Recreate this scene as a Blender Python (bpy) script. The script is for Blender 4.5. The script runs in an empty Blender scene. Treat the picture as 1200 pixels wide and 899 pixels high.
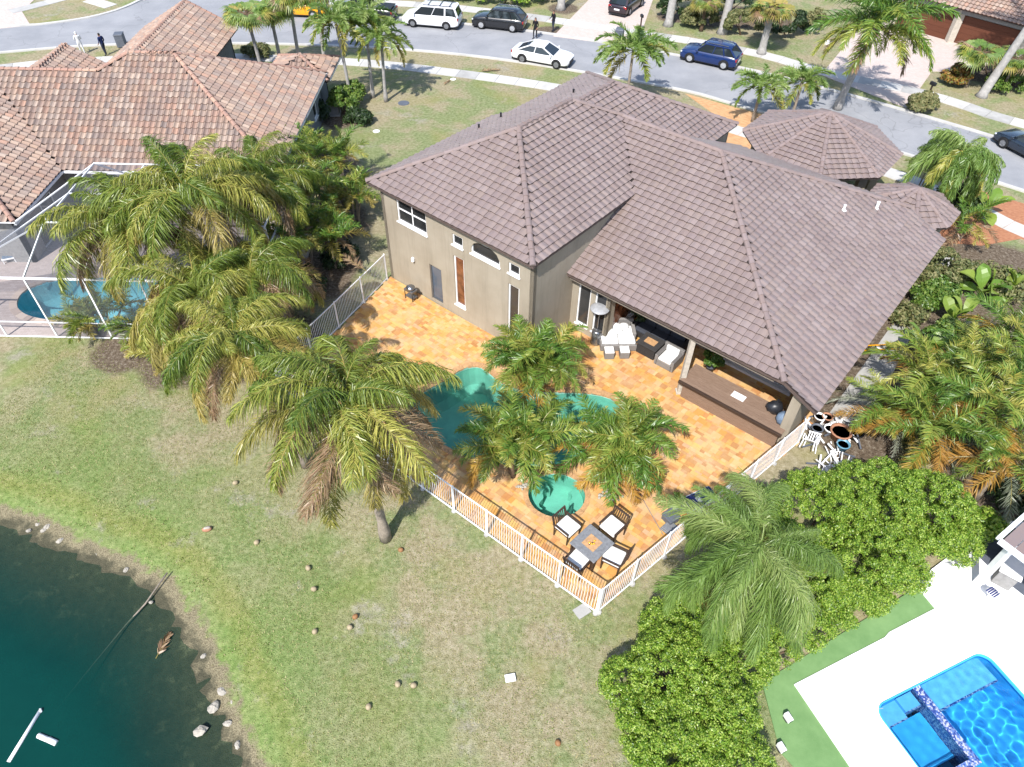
import bpy, bmesh, math, random
import numpy as np
from mathutils import Vector, Matrix
from mathutils.geometry import delaunay_2d_cdt
random.seed(7); rng = np.random.default_rng(7)
R_ = math.radians
scene = bpy.context.scene
COL = scene.collection

# ------------------------------------------------------------------ camera, sky, sun, exposure
F_PX, PITCH, ROLL, CAM_H = 835.0, R_(45.65), R_(1.2), 23.0
YAW = R_(-39.4)                                   # the main house's own axis
cp, sp, cr, sr = math.cos(PITCH), math.sin(PITCH), math.cos(ROLL), math.sin(ROLL)
Rt0, Up0, FW = np.array([1., 0, 0]), np.array([0, sp, cp]), np.array([0, cp, -sp])
RT, UP = cr*Rt0 + sr*Up0, -sr*Rt0 + cr*Up0
cam_d = bpy.data.cameras.new('camera'); cam = bpy.data.objects.new('camera', cam_d); COL.objects.link(cam)
cam.matrix_world = Matrix(((RT[0], UP[0], -FW[0], 0), (RT[1], UP[1], -FW[1], 0), (RT[2], UP[2], -FW[2], CAM_H), (0, 0, 0, 1)))
cam_d.sensor_width = 36; cam_d.lens = 36*F_PX/1200; cam_d.clip_end = 2000
scene.camera = cam
SHADOW_AZ, SUN_EL = R_(67), R_(50)              # direction shadows fall to, sun height
world = bpy.data.worlds.new('World'); scene.world = world; world.use_nodes = True
wn = world.node_tree; sky = wn.nodes.new('ShaderNodeTexSky'); sky.sky_type = 'NISHITA'; sky.sun_disc = False
sky.sun_elevation = SUN_EL
sun_dir = np.array([-math.cos(SHADOW_AZ)*math.cos(SUN_EL), -math.sin(SHADOW_AZ)*math.cos(SUN_EL), math.sin(SUN_EL)])
sky.sun_rotation = math.atan2(sun_dir[0], sun_dir[1])
bg = wn.nodes['Background']; wn.links.new(sky.outputs[0], bg.inputs[0]); bg.inputs[1].default_value = 0.15
sl = bpy.data.lights.new('sun', 'SUN'); sl.energy = 4.2; sl.angle = R_(0.53); sl.color = (1, .965, .915)
sun = bpy.data.objects.new('sun', sl); COL.objects.link(sun)
sun.rotation_euler = Vector(sun_dir).to_track_quat('Z', 'Y').to_euler()
vs = scene.view_settings; vs.view_transform = 'Standard'; vs.look = 'None'; vs.exposure = 0.8; vs.gamma = 1; vs.use_curve_mapping = False
scene.cycles.use_denoising = True; scene.cycles.max_bounces = 7; scene.cycles.transparent_max_bounces = 12
sl.cycles.is_caustics_light = True

# ------------------------------------------------------------------ coordinates
CAMP = np.array([0, 0, CAM_H])
def G(x, y, z=0.0):
    """point of the photograph -> the place at height z it shows"""
    d = FW + RT*(x-600)/F_PX - UP*(y-449.5)/F_PX
    return CAMP + d*((z-CAM_H)/d[2])
def G2(x, y, z=0.0): p = G(x, y, z); return (float(p[0]), float(p[1]))
EA = np.array([math.cos(YAW), math.sin(YAW)]); EB = np.array([-math.sin(YAW), math.cos(YAW)])
def HB(a, b, z=0.0):
    p = EA*a + EB*b; return (float(p[0]), float(p[1]), z)
def inpoly(p, poly):
    x, y = p; c = False; n = len(poly)
    for i in range(n):
        x1, y1 = poly[i][:2]; x2, y2 = poly[i-1][:2]
        if (y1 > y) != (y2 > y) and x < (x2-x1)*(y-y1)/(y2-y1)+x1: c = not c
    return c
def inpoly_np(X, Y, poly):
    c = np.zeros(X.shape, bool); n = len(poly)
    for i in range(n):
        x1, y1 = poly[i][:2]; x2, y2 = poly[i-1][:2]
        if y1 == y2: continue
        c ^= ((y1 > Y) != (y2 > Y)) & (X < (x2-x1)*(Y-y1)/(y2-y1)+x1)
    return c
def dist_np(X, Y, pts, closed=False):
    D = np.full(X.shape, 1e9); n = len(pts)
    for i in range(n if closed else n-1):
        x1, y1 = pts[i][:2]; x2, y2 = pts[(i+1) % n][:2]
        L2 = (x2-x1)**2+(y2-y1)**2+1e-9
        t = np.clip(((X-x1)*(x2-x1)+(Y-y1)*(y2-y1))/L2, 0, 1)
        D = np.minimum(D, np.hypot(X-x1-t*(x2-x1), Y-y1-t*(y2-y1)))
    return D
def smooth_loop(pts, n=4, closed=True):
    """Catmull-Rom"""
    P = [np.array(p[:2], float) for p in pts]; m = len(P); out = []
    for i in range(m if closed else m-1):
        g = (lambda k: P[k % m]) if closed else (lambda k: P[min(max(k, 0), m-1)])
        p0, p1, p2, p3 = g(i-1), g(i), g(i+1), g(i+2)
        for k in range(n):
            t = k/n
            out.append(tuple(.5*((2*p1)+(-p0+p2)*t+(2*p0-5*p1+4*p2-p3)*t*t+(-p0+3*p1-3*p2+p3)*t**3)))
    if not closed: out.append(tuple(P[-1]))
    return out
def offset_loop(pts, d, closed=True):
    P = np.array([p[:2] for p in pts], float); n = len(P); out = []
    for i in range(n):
        a = P[i-1] if (closed or i > 0) else P[i]; b = P[(i+1) % n] if (closed or i < n-1) else P[i]
        t = b-a; t /= np.hypot(*t)+1e-9
        out.append((P[i][0]+t[1]*d, P[i][1]-t[0]*d))
    return out
def ccw(pts):
    s = sum(pts[i-1][0]*pts[i][1]-pts[i][0]*pts[i-1][1] for i in range(len(pts)))
    return pts if s > 0 else pts[::-1]

# ------------------------------------------------------------------ materials
MATS = {}
def S(r, g, b, k=.6):
    f = lambda c: (c/255/12.92 if c < 10 else ((c/255+.055)/1.055)**2.4)*k
    return (f(r), f(g), f(b), 1)
class NT:
    def __init__(s, name):
        s.m = bpy.data.materials.new(name); s.m.use_nodes = True; s.t = s.m.node_tree
        s.b = s.t.nodes['Principled BSDF']; s.out = s.t.nodes['Material Output']; MATS[name] = s.m
    def n(s, ty, **kw):
        o = s.t.nodes.new('ShaderNode'+ty)
        for k, v in kw.items():
            if k.startswith('i_'):
                key = k[2:]; key = int(key) if key.isdigit() else key.replace('_', ' ')
                s.put(o.inputs[key], v)
            else: setattr(o, k, v)
        return o
    def put(s, inp, v):
        if isinstance(v, bpy.types.NodeSocket): s.t.links.new(v, inp)
        elif isinstance(v, bpy.types.Node): s.t.links.new(v.outputs[0], inp)
        else: inp.default_value = v
    def pos(s): return s.n('NewGeometry').outputs['Position']
    def obj(s): return s.n('TexCoord').outputs['Object']
    def noise(s, scale, detail=4, rough=.6, vec=None, dist=0): return s.n('TexNoise', i_Vector=vec or s.pos(), i_Scale=scale, i_Detail=detail, i_Roughness=rough, i_Distortion=dist).outputs[0]
    def ramp(s, fac, stops, interp='LINEAR'):
        r = s.n('ValToRGB', i_0=fac); e = r.color_ramp.elements; r.color_ramp.interpolation = interp
        while len(e) < len(stops): e.new(.5)
        for el, (p, c) in zip(e, stops): el.position = p; el.color = c if len(c) == 4 else (*c, 1)
        return r.outputs[0]
    def mix(s, fac, a, b, mode='MIX'):
        m = s.n('Mix', data_type='RGBA', blend_type=mode); s.put(m.inputs['Factor'], fac); s.put(m.inputs[6], a); s.put(m.inputs[7], b); return m.outputs[2]
    def math(s, op, a, b=0.0, clamp=False):
        m = s.n('Math', operation=op, use_clamp=clamp); s.put(m.inputs[0], a); s.put(m.inputs[1], b); return m.outputs[0]
    def rnd(s):
        """one number per piece: works for pieces that are objects and for joined pieces"""
        a = s.n('ObjectInfo').outputs['Random']; b = s.n('NewGeometry').outputs['Random Per Island']
        return s.math('FRACT', s.math('ADD', s.math('MULTIPLY', a, 7.31), s.math('MULTIPLY', b, 3.77)))
    def bump(s, h, strength=.3, dist=.02): s.put(s.b.inputs['Normal'], s.n('Bump', i_Height=h, i_Strength=strength, i_Distance=dist).outputs[0])
    def set(s, col, rough=.7, metal=0, spec=.3):
        s.put(s.b.inputs['Base Color'], col); s.put(s.b.inputs['Roughness'], rough); s.b.inputs['Metallic'].default_value = metal
        s.b.inputs['Specular IOR Level'].default_value = spec; return s.m
def simple(name, col, rough=.6, metal=0, spec=.4, var=.12, scale=6, bump=.05):
    t = NT(name); c = col if len(col) == 4 else (*col, 1)
    d = tuple(x*(1-var*2) for x in c[:3])+(1,); l = tuple(min(1, x*(1+var)) for x in c[:3])+(1,)
    no = t.noise(scale, 5, .65, t.obj()); t.set(t.ramp(no, [(.3, d), (.7, l)]), rough, metal, spec)
    if bump: t.bump(t.noise(scale*9, 3, .6, t.obj()), bump, .01)
    return t.m

def foliage(name, stops, trans=.25, objvar=.6, scale=1.2, rough=.38):
    """stops: colours from one plant or frond to the next"""
    t = NT(name)
    f = t.math('ADD', t.math('MULTIPLY', t.n('ObjectInfo').outputs['Random'], objvar), t.math('MULTIPLY', t.n('NewGeometry').outputs['Random Per Island'], 1-objvar))
    n = len(stops); stops = [tuple(min(1, v*(1.2 if 'queen' in name else 1.22)) for v in s_[:3])+(1,) for s_ in stops]; c = t.ramp(f, [((i+.3)/n, s) for i, s in enumerate(stops)])
    c = t.mix(t.math('MULTIPLY', t.noise(scale, 3, .5), .5), c, t.mix(1.0, c, (.62, .66, .5, 1), 'MULTIPLY'))
    t.set(c, rough, 0, .45 if 'frond' in name else .4)
    if trans:
        tr = t.n('BsdfTranslucent', i_Color=t.mix(1.0, c, (1.25, 1.35, .6, 1), 'MULTIPLY')); mx = t.n('MixShader', i_0=trans)
        t.t.links.new(t.b.outputs[0], mx.inputs[1]); t.t.links.new(tr.outputs[0], mx.inputs[2]); t.t.links.new(mx.outputs[0], t.out.inputs[0])
    return t.m

# lawn
t = NT('grass'); P = t.pos()
big, mid, fine, vf = t.noise(.16, 4, .6, P, .6), t.noise(.55, 5, .65, P, .4), t.noise(5, 4, .7, P), t.noise(26, 2, .6, P)
g1 = t.ramp(fine, [(.3, S(124, 138, 88)), (.5, S(156, 166, 116)), (.72, S(188, 190, 146))])
g2 = t.ramp(fine, [(.3, S(156, 146, 112)), (.5, S(186, 174, 142)), (.72, S(210, 198, 170))])
sand = t.ramp(fine, [(.35, S(168, 160, 142)), (.65, S(206, 198, 182))])
m1 = t.ramp(t.math('ADD', t.math('MULTIPLY', big, .55), t.math('MULTIPLY', mid, .45)), [(.44, (0, 0, 0, 1)), (.53, (1, 1, 1, 1))])
c = t.mix(m1, g1, g2)
yel = t.ramp(t.noise(.3, 3, .5, P), [(.52, (0, 0, 0, 1)), (.66, (1, 1, 1, 1))])
c = t.mix(t.math('MULTIPLY', yel, .3), c, S(168, 166, 84))
ms = t.ramp(t.noise(.42, 6, .72, t.n('VectorMath', operation='ADD', i_0=P, i_1=(31, 7, 3)).outputs[0]), [(.585, (0, 0, 0, 1)), (.68, (1, 1, 1, 1))])
c = t.mix(t.math('MULTIPLY', t.n('Attribute', attribute_name='lakeside').outputs['Fac'], .75), c, t.ramp(fine, [(.3, S(106, 138, 66)), (.5, S(136, 164, 86)), (.72, S(168, 186, 110))]))
lks = t.n('Attribute', attribute_name='bank').outputs['Fac']
c = t.mix(t.ramp(t.math('ADD', lks, t.math('MULTIPLY', t.math('SUBTRACT', mid, .5), .9)), [(.55, (0, 0, 0, 1)), (1.0, (.55, .55, .55, 1))]), c, t.ramp(fine, [(.3, S(126, 134, 66)), (.5, S(156, 158, 86)), (.72, S(186, 176, 118))]))
c = t.mix(t.math('MULTIPLY', ms, .75), c, sand)
att = t.n('Attribute', attribute_name='shore').outputs['Fac']                 # bank of the lake: bare sand and mud by height
shn = t.math('ADD', att, t.math('MULTIPLY', t.math('SUBTRACT', t.noise(1.6, 5, .7, P), .5), 1.1))
c = t.mix(t.ramp(shn, [(.42, (0, 0, 0, 1)), (.6, (1, 1, 1, 1))]), c, t.mix(t.ramp(vf, [(.4, (0, 0, 0, 1)), (.6, (1, 1, 1, 1))]), S(128, 118, 94), S(182, 170, 140)))
c = t.mix(t.ramp(shn, [(.7, (0, 0, 0, 1)), (.92, (1, 1, 1, 1))]), c, t.mix(t.noise(3.5, 5, .75, P), S(50, 54, 44), S(128, 122, 100)))
bed = t.n('Attribute', attribute_name='bed').outputs['Fac']                    # planting beds: mulch and leaf litter
c = t.mix(t.ramp(t.math('ADD', bed, t.math('MULTIPLY', t.math('SUBTRACT', mid, .5), .6)), [(.42, (0, 0, 0, 1)), (.6, (1, 1, 1, 1))]), c, t.ramp(t.noise(7, 5, .75, P), [(.3, S(84, 72, 60)), (.5, S(128, 112, 96)), (.7, S(186, 174, 158))]))
c = t.mix(t.math('MULTIPLY', t.math('SUBTRACT', vf, .35), .9, True), c, t.mix(1.0, c, (.58, .62, .5, 1), 'MULTIPLY'))
t.set(c, .95, 0, .1); t.bump(t.math('ADD', vf, t.math('MULTIPLY', fine, .6)), .8, .05)
foliage('grass_blade', [S(122, 144, 74), S(156, 168, 98), S(190, 184, 128), S(212, 198, 154)], .3, 0, .5, .7)

# roads and pavements
t = NT('asphalt'); P = t.pos()
c = t.ramp(t.noise(.35, 5, .6, P), [(.35, S(168, 170, 175)), (.65, S(188, 189, 193))]); c = t.mix(t.ramp(t.noise(60, 2, .5, P), [(.4, (0, 0, 0, 1)), (.7, (.3, .3, .3, 1))]), c, S(128, 128, 132))
crk = t.n('TexVoronoi', feature='DISTANCE_TO_EDGE', i_Vector=t.n('VectorMath', operation='ADD', i_0=P, i_1=t.n('VectorMath', operation='SCALE', i_0=t.n('TexNoise', i_Vector=P, i_Scale=.6).outputs['Color'], i_Scale=2.5).outputs[0]).outputs[0], i_Scale=.13).outputs['Distance']
c = t.mix(t.ramp(crk, [(.0, (.45, .45, .45, 1)), (.006, (0, 0, 0, 1))]), c, S(120, 120, 124))
t.set(c, .9, 0, .2); t.bump(t.noise(70, 2, .6, P), .3, .01)
def concrete(name, a, b, sc=.8):
    t = NT(name); P = t.pos(); rn = t.rnd()
    c = t.ramp(t.noise(sc, 6, .68, P), [(.3, a), (.7, b)]); c = t.mix(t.math('MULTIPLY', rn, .25), c, t.mix(1.0, c, (.78, .77, .75, 1), 'MULTIPLY'))
    t.set(c, .85, 0, .25); t.bump(t.noise(30, 3, .6, P), .2, .01); return t.m
concrete('concrete', S(214, 211, 206), S(240, 238, 234)); concrete('concrete_old', S(186, 184, 180), S(222, 220, 216)); concrete('white_deck', S(247, 246, 246, .92), S(254, 254, 255, .92), .5)
def pieces(name, cols, rough=.8, stain=None, scale=1.1, gscale=30, bump=.25, spec=.25):
    t = NT(name); P = t.pos(); n = len(cols)
    c = t.ramp(t.rnd(), [((i+.5)/n, x) for i, x in enumerate(cols)])
    c = t.mix(t.ramp(t.noise(9, 4, .7, P), [(.35, (0, 0, 0, 1)), (.75, (.5, .5, .5, 1))]), c, t.mix(1.0, c, (1.2, 1.1, .95, 1), 'MULTIPLY'))
    if name == 'paver_orange': c = t.mix(t.ramp(t.noise(2.6, 5, .75, P), [(.5, (0, 0, 0, 1)), (.72, (.5, .5, .5, 1))]), c, S(206, 140, 84))
    if stain: c = t.mix(t.ramp(t.noise(scale, 5, .65, P), [(.46, (0, 0, 0, 1)), (.68, (.55, .55, .55, 1))]), c, stain)
    t.set(c, rough, 0, spec); t.bump(t.noise(gscale, 3, .6, P), bump, .01); return t.m
pieces('paver_orange', [S(240, 198, 126), S(228, 168, 92), S(238, 186, 108), S(242, 208, 156), S(202, 144, 88), S(238, 196, 140), S(232, 174, 96), S(226, 186, 146), S(244, 204, 126), S(216, 156, 100)], .75, S(240, 204, 164), .9)
pieces('paver_pink', [S(226, 206, 196), S(236, 220, 212), S(214, 192, 182), S(230, 210, 196)], .8, S(200, 178, 168))
pieces('paver_front', [S(236, 190, 140), S(222, 164, 112), S(244, 208, 164), S(210, 150, 106)], .8)
pieces('paver_grey', [S(206, 190, 180), S(218, 202, 190), S(194, 178, 170)], .8)
simple('grout', S(236, 192, 134), .9, var=.1); simple('grout_grey', S(170, 156, 148), .9)
simple('coping', S(226, 178, 128), .7, var=.18, scale=8)
pieces('tile_brown', [S(157, 140, 136), S(162, 146, 143), S(153, 135, 130), S(167, 151, 148), S(159, 142, 135), S(155, 138, 136), S(163, 146, 141)], .42, S(144, 126, 121), .45, 40, .2, .55)
pieces('tile_edge_shade', [S(92, 78, 74), S(104, 90, 86), S(82, 70, 66)], .95); pieces('clay_edge_shade', [S(118, 88, 76), S(96, 76, 68), S(134, 104, 90)], .9)  # tile front faces, darkened so the shade along each course is in the colour
pieces('tile_clay', [S(184, 158, 144), S(174, 152, 142), S(200, 178, 162), S(182, 150, 134), S(160, 145, 139), S(206, 186, 172), S(192, 164, 146), S(170, 151, 142), S(198, 162, 144)], .75, S(158, 142, 136), .45, 30, .35, .2)
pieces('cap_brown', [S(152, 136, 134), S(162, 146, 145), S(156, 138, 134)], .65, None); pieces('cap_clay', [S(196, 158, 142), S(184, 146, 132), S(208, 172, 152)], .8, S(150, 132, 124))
simple('underlay', S(70, 60, 58), .9); simple('fascia', S(112, 96, 90), .7); simple('soffit', S(150, 138, 126), .8)
t = NT('stucco'); P = t.pos()
c = t.ramp(t.noise(.7, 5, .6, P), [(.3, S(188, 176, 156, .55)), (.7, S(205, 194, 175, .55))]); sv = t.n('Mapping', i_0=P); sv.inputs['Scale'].default_value = (2.2, 2.2, .16); c = t.mix(t.ramp(t.noise(1.5, 5, .7, sv.outputs[0]), [(.5, (0, 0, 0, 1)), (.75, (.45, .45, .45, 1))]), c, S(158, 148, 130, .55)); t.set(c, .9, 0, .15); t.bump(t.noise(40, 4, .7, P), .35, .015)
simple('stucco_cream', S(226, 216, 200), .9); simple('stucco_grey', S(168, 166, 164), .9); simple('stucco_blue', S(140, 146, 152), .9)
simple('white_paint', S(240, 240, 240, .85), .45, var=.04); simple('white_metal', S(244, 244, 246, .85), .35, var=.03); simple('grey_metal', S(150, 152, 156), .4, .6)
simple('steel', S(190, 192, 196), .25, .9); simple('rim_silver', S(206, 208, 212), .3, .15); simple('rim_grey', S(150, 152, 156), .35, .15); simple('black_rubber', S(34, 34, 36), .8); simple('black_plastic', S(40, 40, 44), .5)
t = NT('glass_dark'); t.set(t.ramp(t.noise(.8, 2, .5, t.obj()), [(.3, (.012, .014, .016, 1)), (.7, (.045, .045, .045, 1))]), .06, 0, .6)
t = NT('glass_brown'); t.set(t.ramp(t.noise(2.5, 4, .6, t.obj()), [(.35, S(96, 58, 40)), (.65, S(160, 104, 72))]), .12, 0, .5)
t = NT('glass_blue'); t.set(t.ramp(t.noise(.6, 2, .5, t.obj()), [(.3, S(70, 84, 104)), (.7, S(110, 124, 140))]), .08, 0, .6)
t = NT('car_glass'); t.set((.016, .022, .026, 1), .04, 0, .7)
def wood(name, a, b, ax=0):
    t = NT(name); v = t.n('Mapping', i_0=t.obj()); v.inputs['Scale'].default_value = (1.5, 14, 14) if ax == 0 else (14, 1.5, 14)
    t.set(t.mix(t.math('MULTIPLY', t.rnd(), .4), t.ramp(t.noise(2.2, 5, .7, v.outputs[0]), [(.3, a), (.7, b)]), a), .65, 0, .3); return t.m
wood('wood_bar', S(142, 116, 98), S(176, 150, 130)); wood('wood_dark', S(62, 48, 40), S(96, 76, 62)); wood('wood_garage', S(96, 54, 38), S(132, 80, 56))
def weave(name, a, b):
    t = NT(name); w = t.n('TexWave', i_Vector=t.obj(), i_Scale=12, i_Distortion=1); w.bands_direction = 'Z'
    t.set(t.ramp(w.outputs[0], [(.3, a), (.7, b)]), .75, 0, .3); t.bump(w.outputs[0], .4, .01); return t.m
weave('wicker_grey', S(128, 124, 122), S(168, 164, 160)); weave('wicker_dark', S(44, 42, 42), S(74, 72, 72))
def cloth(name, c, var=.06): return simple(name, c, .9, 0, .15, var, 4, .3)
cloth('cushion_white', S(240, 240, 238, .8)); cloth('cushion_slate', S(84, 88, 98)); cloth('cloth_navy', S(46, 58, 104)); cloth('cloth_black', S(42, 42, 48)); cloth('cloth_jeans', S(60, 66, 84)); cloth('cloth_white', S(226, 226, 228, .75))
simple('skin', S(190, 142, 116), .55); simple('hair', S(40, 32, 28), .6)
simple('stone_table', S(150, 152, 156), .6, scale=10, var=.15); simple('stone_white', S(204, 196, 182), .85, var=.15, scale=3); simple('coconut', S(198, 180, 146), .7, var=.15); simple('coconut_brown', S(176, 128, 84), .7, var=.2)
simple('terracotta', S(204, 148, 118), .75); simple('pot_grey', S(112, 118, 130), .6, var=.1); simple('plastic_blue', S(120, 180, 208), .4); simple('mat_blue', S(50, 62, 128), .8)
simple('bag_black', S(52, 54, 60), .35, bump=.3); simple('bag_blue', S(126, 146, 170), .4, bump=.3); simple('soil', S(128, 112, 96), .95, var=.25)
def paint(name, c, rough=.25):
    t = NT(name); t.set(c, rough, 0, .5); t.b.inputs['Coat Weight'].default_value = .6; t.b.inputs['Coat Roughness'].default_value = .08
    t.bump(t.noise(3, 2, .5, t.obj()), .02, .01); return t.m
paint('paint_white', S(242, 242, 244, .8)); paint('paint_black', (.012, .013, .016, 1)); paint('paint_blue', S(24, 56, 120, .5)); paint('paint_navy', (.012, .02, .035, 1)); paint('paint_yellow', S(250, 176, 20, .8)); paint('paint_maroon', (.02, .012, .018, 1))
t = NT('lamp_red'); t.set(S(190, 40, 40), .3, 0, .5)
t = NT('lamp_clear'); t.set(S(220, 224, 230, .7), .15, 0, .6)
simple('bark_palm', S(176, 162, 146), .9, var=.2, scale=5, bump=.5); simple('bark_grey', S(192, 188, 184), .9, var=.16, scale=4, bump=.4); simple('bark_brown', S(120, 98, 78), .95, var=.25, scale=6, bump=.5)
# foliage
foliage('frond_green', [S(84, 112, 42), S(116, 138, 54), S(146, 156, 68), S(196, 188, 96)], .16, .6)
foliage('frond_yellow', [S(146, 148, 74), S(180, 166, 86), S(198, 176, 104), S(162, 152, 84)], .22, .7)
foliage('frond_dry', [S(170, 142, 112), S(150, 118, 92), S(190, 162, 130), S(134, 106, 86)], .12, .7)
foliage('frond_orange', [S(172, 156, 66), S(208, 166, 76), S(190, 142, 72)], .3, .7)
foliage('frond_silver', [S(150, 156, 140), S(176, 178, 164), S(128, 138, 116)], .2, .7)
foliage('frond_deep', [S(70, 108, 42), S(94, 132, 50), S(122, 152, 62), S(170, 176, 84)], .16, .55)
foliage('frond_queen', [S(108, 140, 66), S(130, 160, 80), S(152, 178, 98), S(180, 194, 124)], .3, .6)
foliage('leaf_bright', [S(76, 112, 34), S(116, 156, 46), S(152, 186, 62), S(192, 212, 102)], .32, .05, 1.6, .35)
foliage('leaf_mid', [S(62, 96, 38), S(86, 120, 48), S(112, 144, 62), S(140, 160, 80)], .28, .25, 1.6, .4)
foliage('leaf_dull', [S(84, 98, 56), S(110, 118, 70), S(138, 138, 90), S(160, 152, 108)], .2, .25, 1.6, .6)
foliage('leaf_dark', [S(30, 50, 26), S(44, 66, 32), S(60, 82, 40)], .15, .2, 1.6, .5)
foliage('leaf_red', [S(96, 70, 44), S(140, 96, 52), S(186, 140, 60), S(120, 130, 60)], .2, .1, 1.6, .5)
foliage('paddle', [S(110, 150, 60), S(136, 170, 72), S(160, 180, 84)], .35, .8)
# water
def water(name, tint, rough, bscale, bstr, depth=None, alpha=.0):
    t = NT(name); n = t.noise(bscale, 3, .55, t.pos(), .3)
    bm_ = t.n('Bump', i_Height=n, i_Strength=bstr, i_Distance=.03)
    tr = t.n('BsdfTransparent', i_Color=tint); gl = t.n('BsdfGlossy', i_Color=(1, 1, 1, 1), i_Roughness=rough, i_Normal=bm_.outputs[0]); fr = t.n('Fresnel', i_IOR=1.33, i_Normal=bm_.outputs[0])
    mx = t.n('MixShader', i_0=fr.outputs[0]); t.t.links.new(tr.outputs[0], mx.inputs[1]); t.t.links.new(gl.outputs[0], mx.inputs[2])
    o = mx
    if alpha:
        df = t.n('BsdfDiffuse', i_Color=depth); m2 = t.n('MixShader', i_0=alpha); t.t.links.new(mx.outputs[0], m2.inputs[1]); t.t.links.new(df.outputs[0], m2.inputs[2]); o = m2
    t.t.links.new(o.outputs[0], t.out.inputs[0]); return t.m
water('water_pool', (.68, .9, .87, 1), .03, 1.6, .25); water('water_left', (.93, .99, .99, 1), .03, 1.6, .2); t = NT('water_blue'); rf_ = t.n('BsdfRefraction', i_Color=(.74, .94, 1, 1), i_Roughness=0, i_IOR=1.33); gl = t.n('BsdfGlossy', i_Roughness=.02); fr = t.n('Fresnel', i_IOR=1.33); mx = t.n('MixShader', i_0=fr.outputs[0]); t.t.links.new(rf_.outputs[0], mx.inputs[1]); t.t.links.new(gl.outputs[0], mx.inputs[2]); t.t.links.new(mx.outputs[0], t.out.inputs[0])
simple('plaster_green', S(142, 198, 180, .85), .8, var=.1, scale=1.2); simple('plaster_teal', S(120, 190, 204, .9), .8, var=.06); simple('plaster_blue', S(70, 186, 246, .85), .8, var=.06, scale=1.5); simple('plaster_blue_light', S(130, 204, 250, .85), .8, var=.06)
t = NT('mosaic'); v = t.n('TexVoronoi', i_Vector=t.pos(), i_Scale=22, distance='CHEBYCHEV', i_Randomness=.2)
t.set(t.ramp(v.outputs['Color'], [(.0, S(60, 84, 160)), (.4, S(110, 140, 206)), (.55, S(196, 200, 222, .7)), (.75, S(140, 156, 200))], 'CONSTANT'), .3, 0, .5)
t = NT('turf'); P = t.pos(); t.set(t.ramp(t.noise(.9, 5, .7, P), [(.3, S(124, 164, 104)), (.7, S(148, 186, 124))]), .95, 0, .1); t.bump(t.noise(60, 2, .6, P), .5, .02)
# lake: absorbing water over the bed
t = NT('lake_water'); n = t.noise(2.5, 3, .55, t.pos(), .4); bm_ = t.n('Bump', i_Height=n, i_Strength=.06, i_Distance=.03)
dp = t.n('Attribute', attribute_name='depth').outputs['Fac']
gl = t.n('BsdfGlossy', i_Roughness=.04, i_Normal=bm_.outputs[0]); fr = t.n('Fresnel', i_IOR=1.33, i_Normal=bm_.outputs[0])
c = t.mix(t.noise(.35, 4, .6, t.pos()), S(2, 54, 50), S(12, 82, 72))
df = t.n('BsdfDiffuse', i_Color=c); tr = t.n('BsdfTransparent', i_Color=(.8, .93, .87, 1))
m0 = t.n('MixShader', i_0=dp); t.t.links.new(tr.outputs[0], m0.inputs[1]); t.t.links.new(df.outputs[0], m0.inputs[2])
m1 = t.n('MixShader', i_0=fr.outputs[0]); t.t.links.new(m0.outputs[0], m1.inputs[1]); t.t.links.new(gl.outputs[0], m1.inputs[2]); t.t.links.new(m1.outputs[0], t.out.inputs[0])
t = NT('screen'); tr = t.n('BsdfTransparent', i_Color=(.93, .93, .94, 1)); df = t.n('BsdfDiffuse', i_Color=S(128, 132, 140)); mx = t.n('MixShader', i_0=.27)
t.t.links.new(tr.outputs[0], mx.inputs[1]); t.t.links.new(df.outputs[0], mx.inputs[2]); t.t.links.new(mx.outputs[0], t.out.inputs[0])

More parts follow.
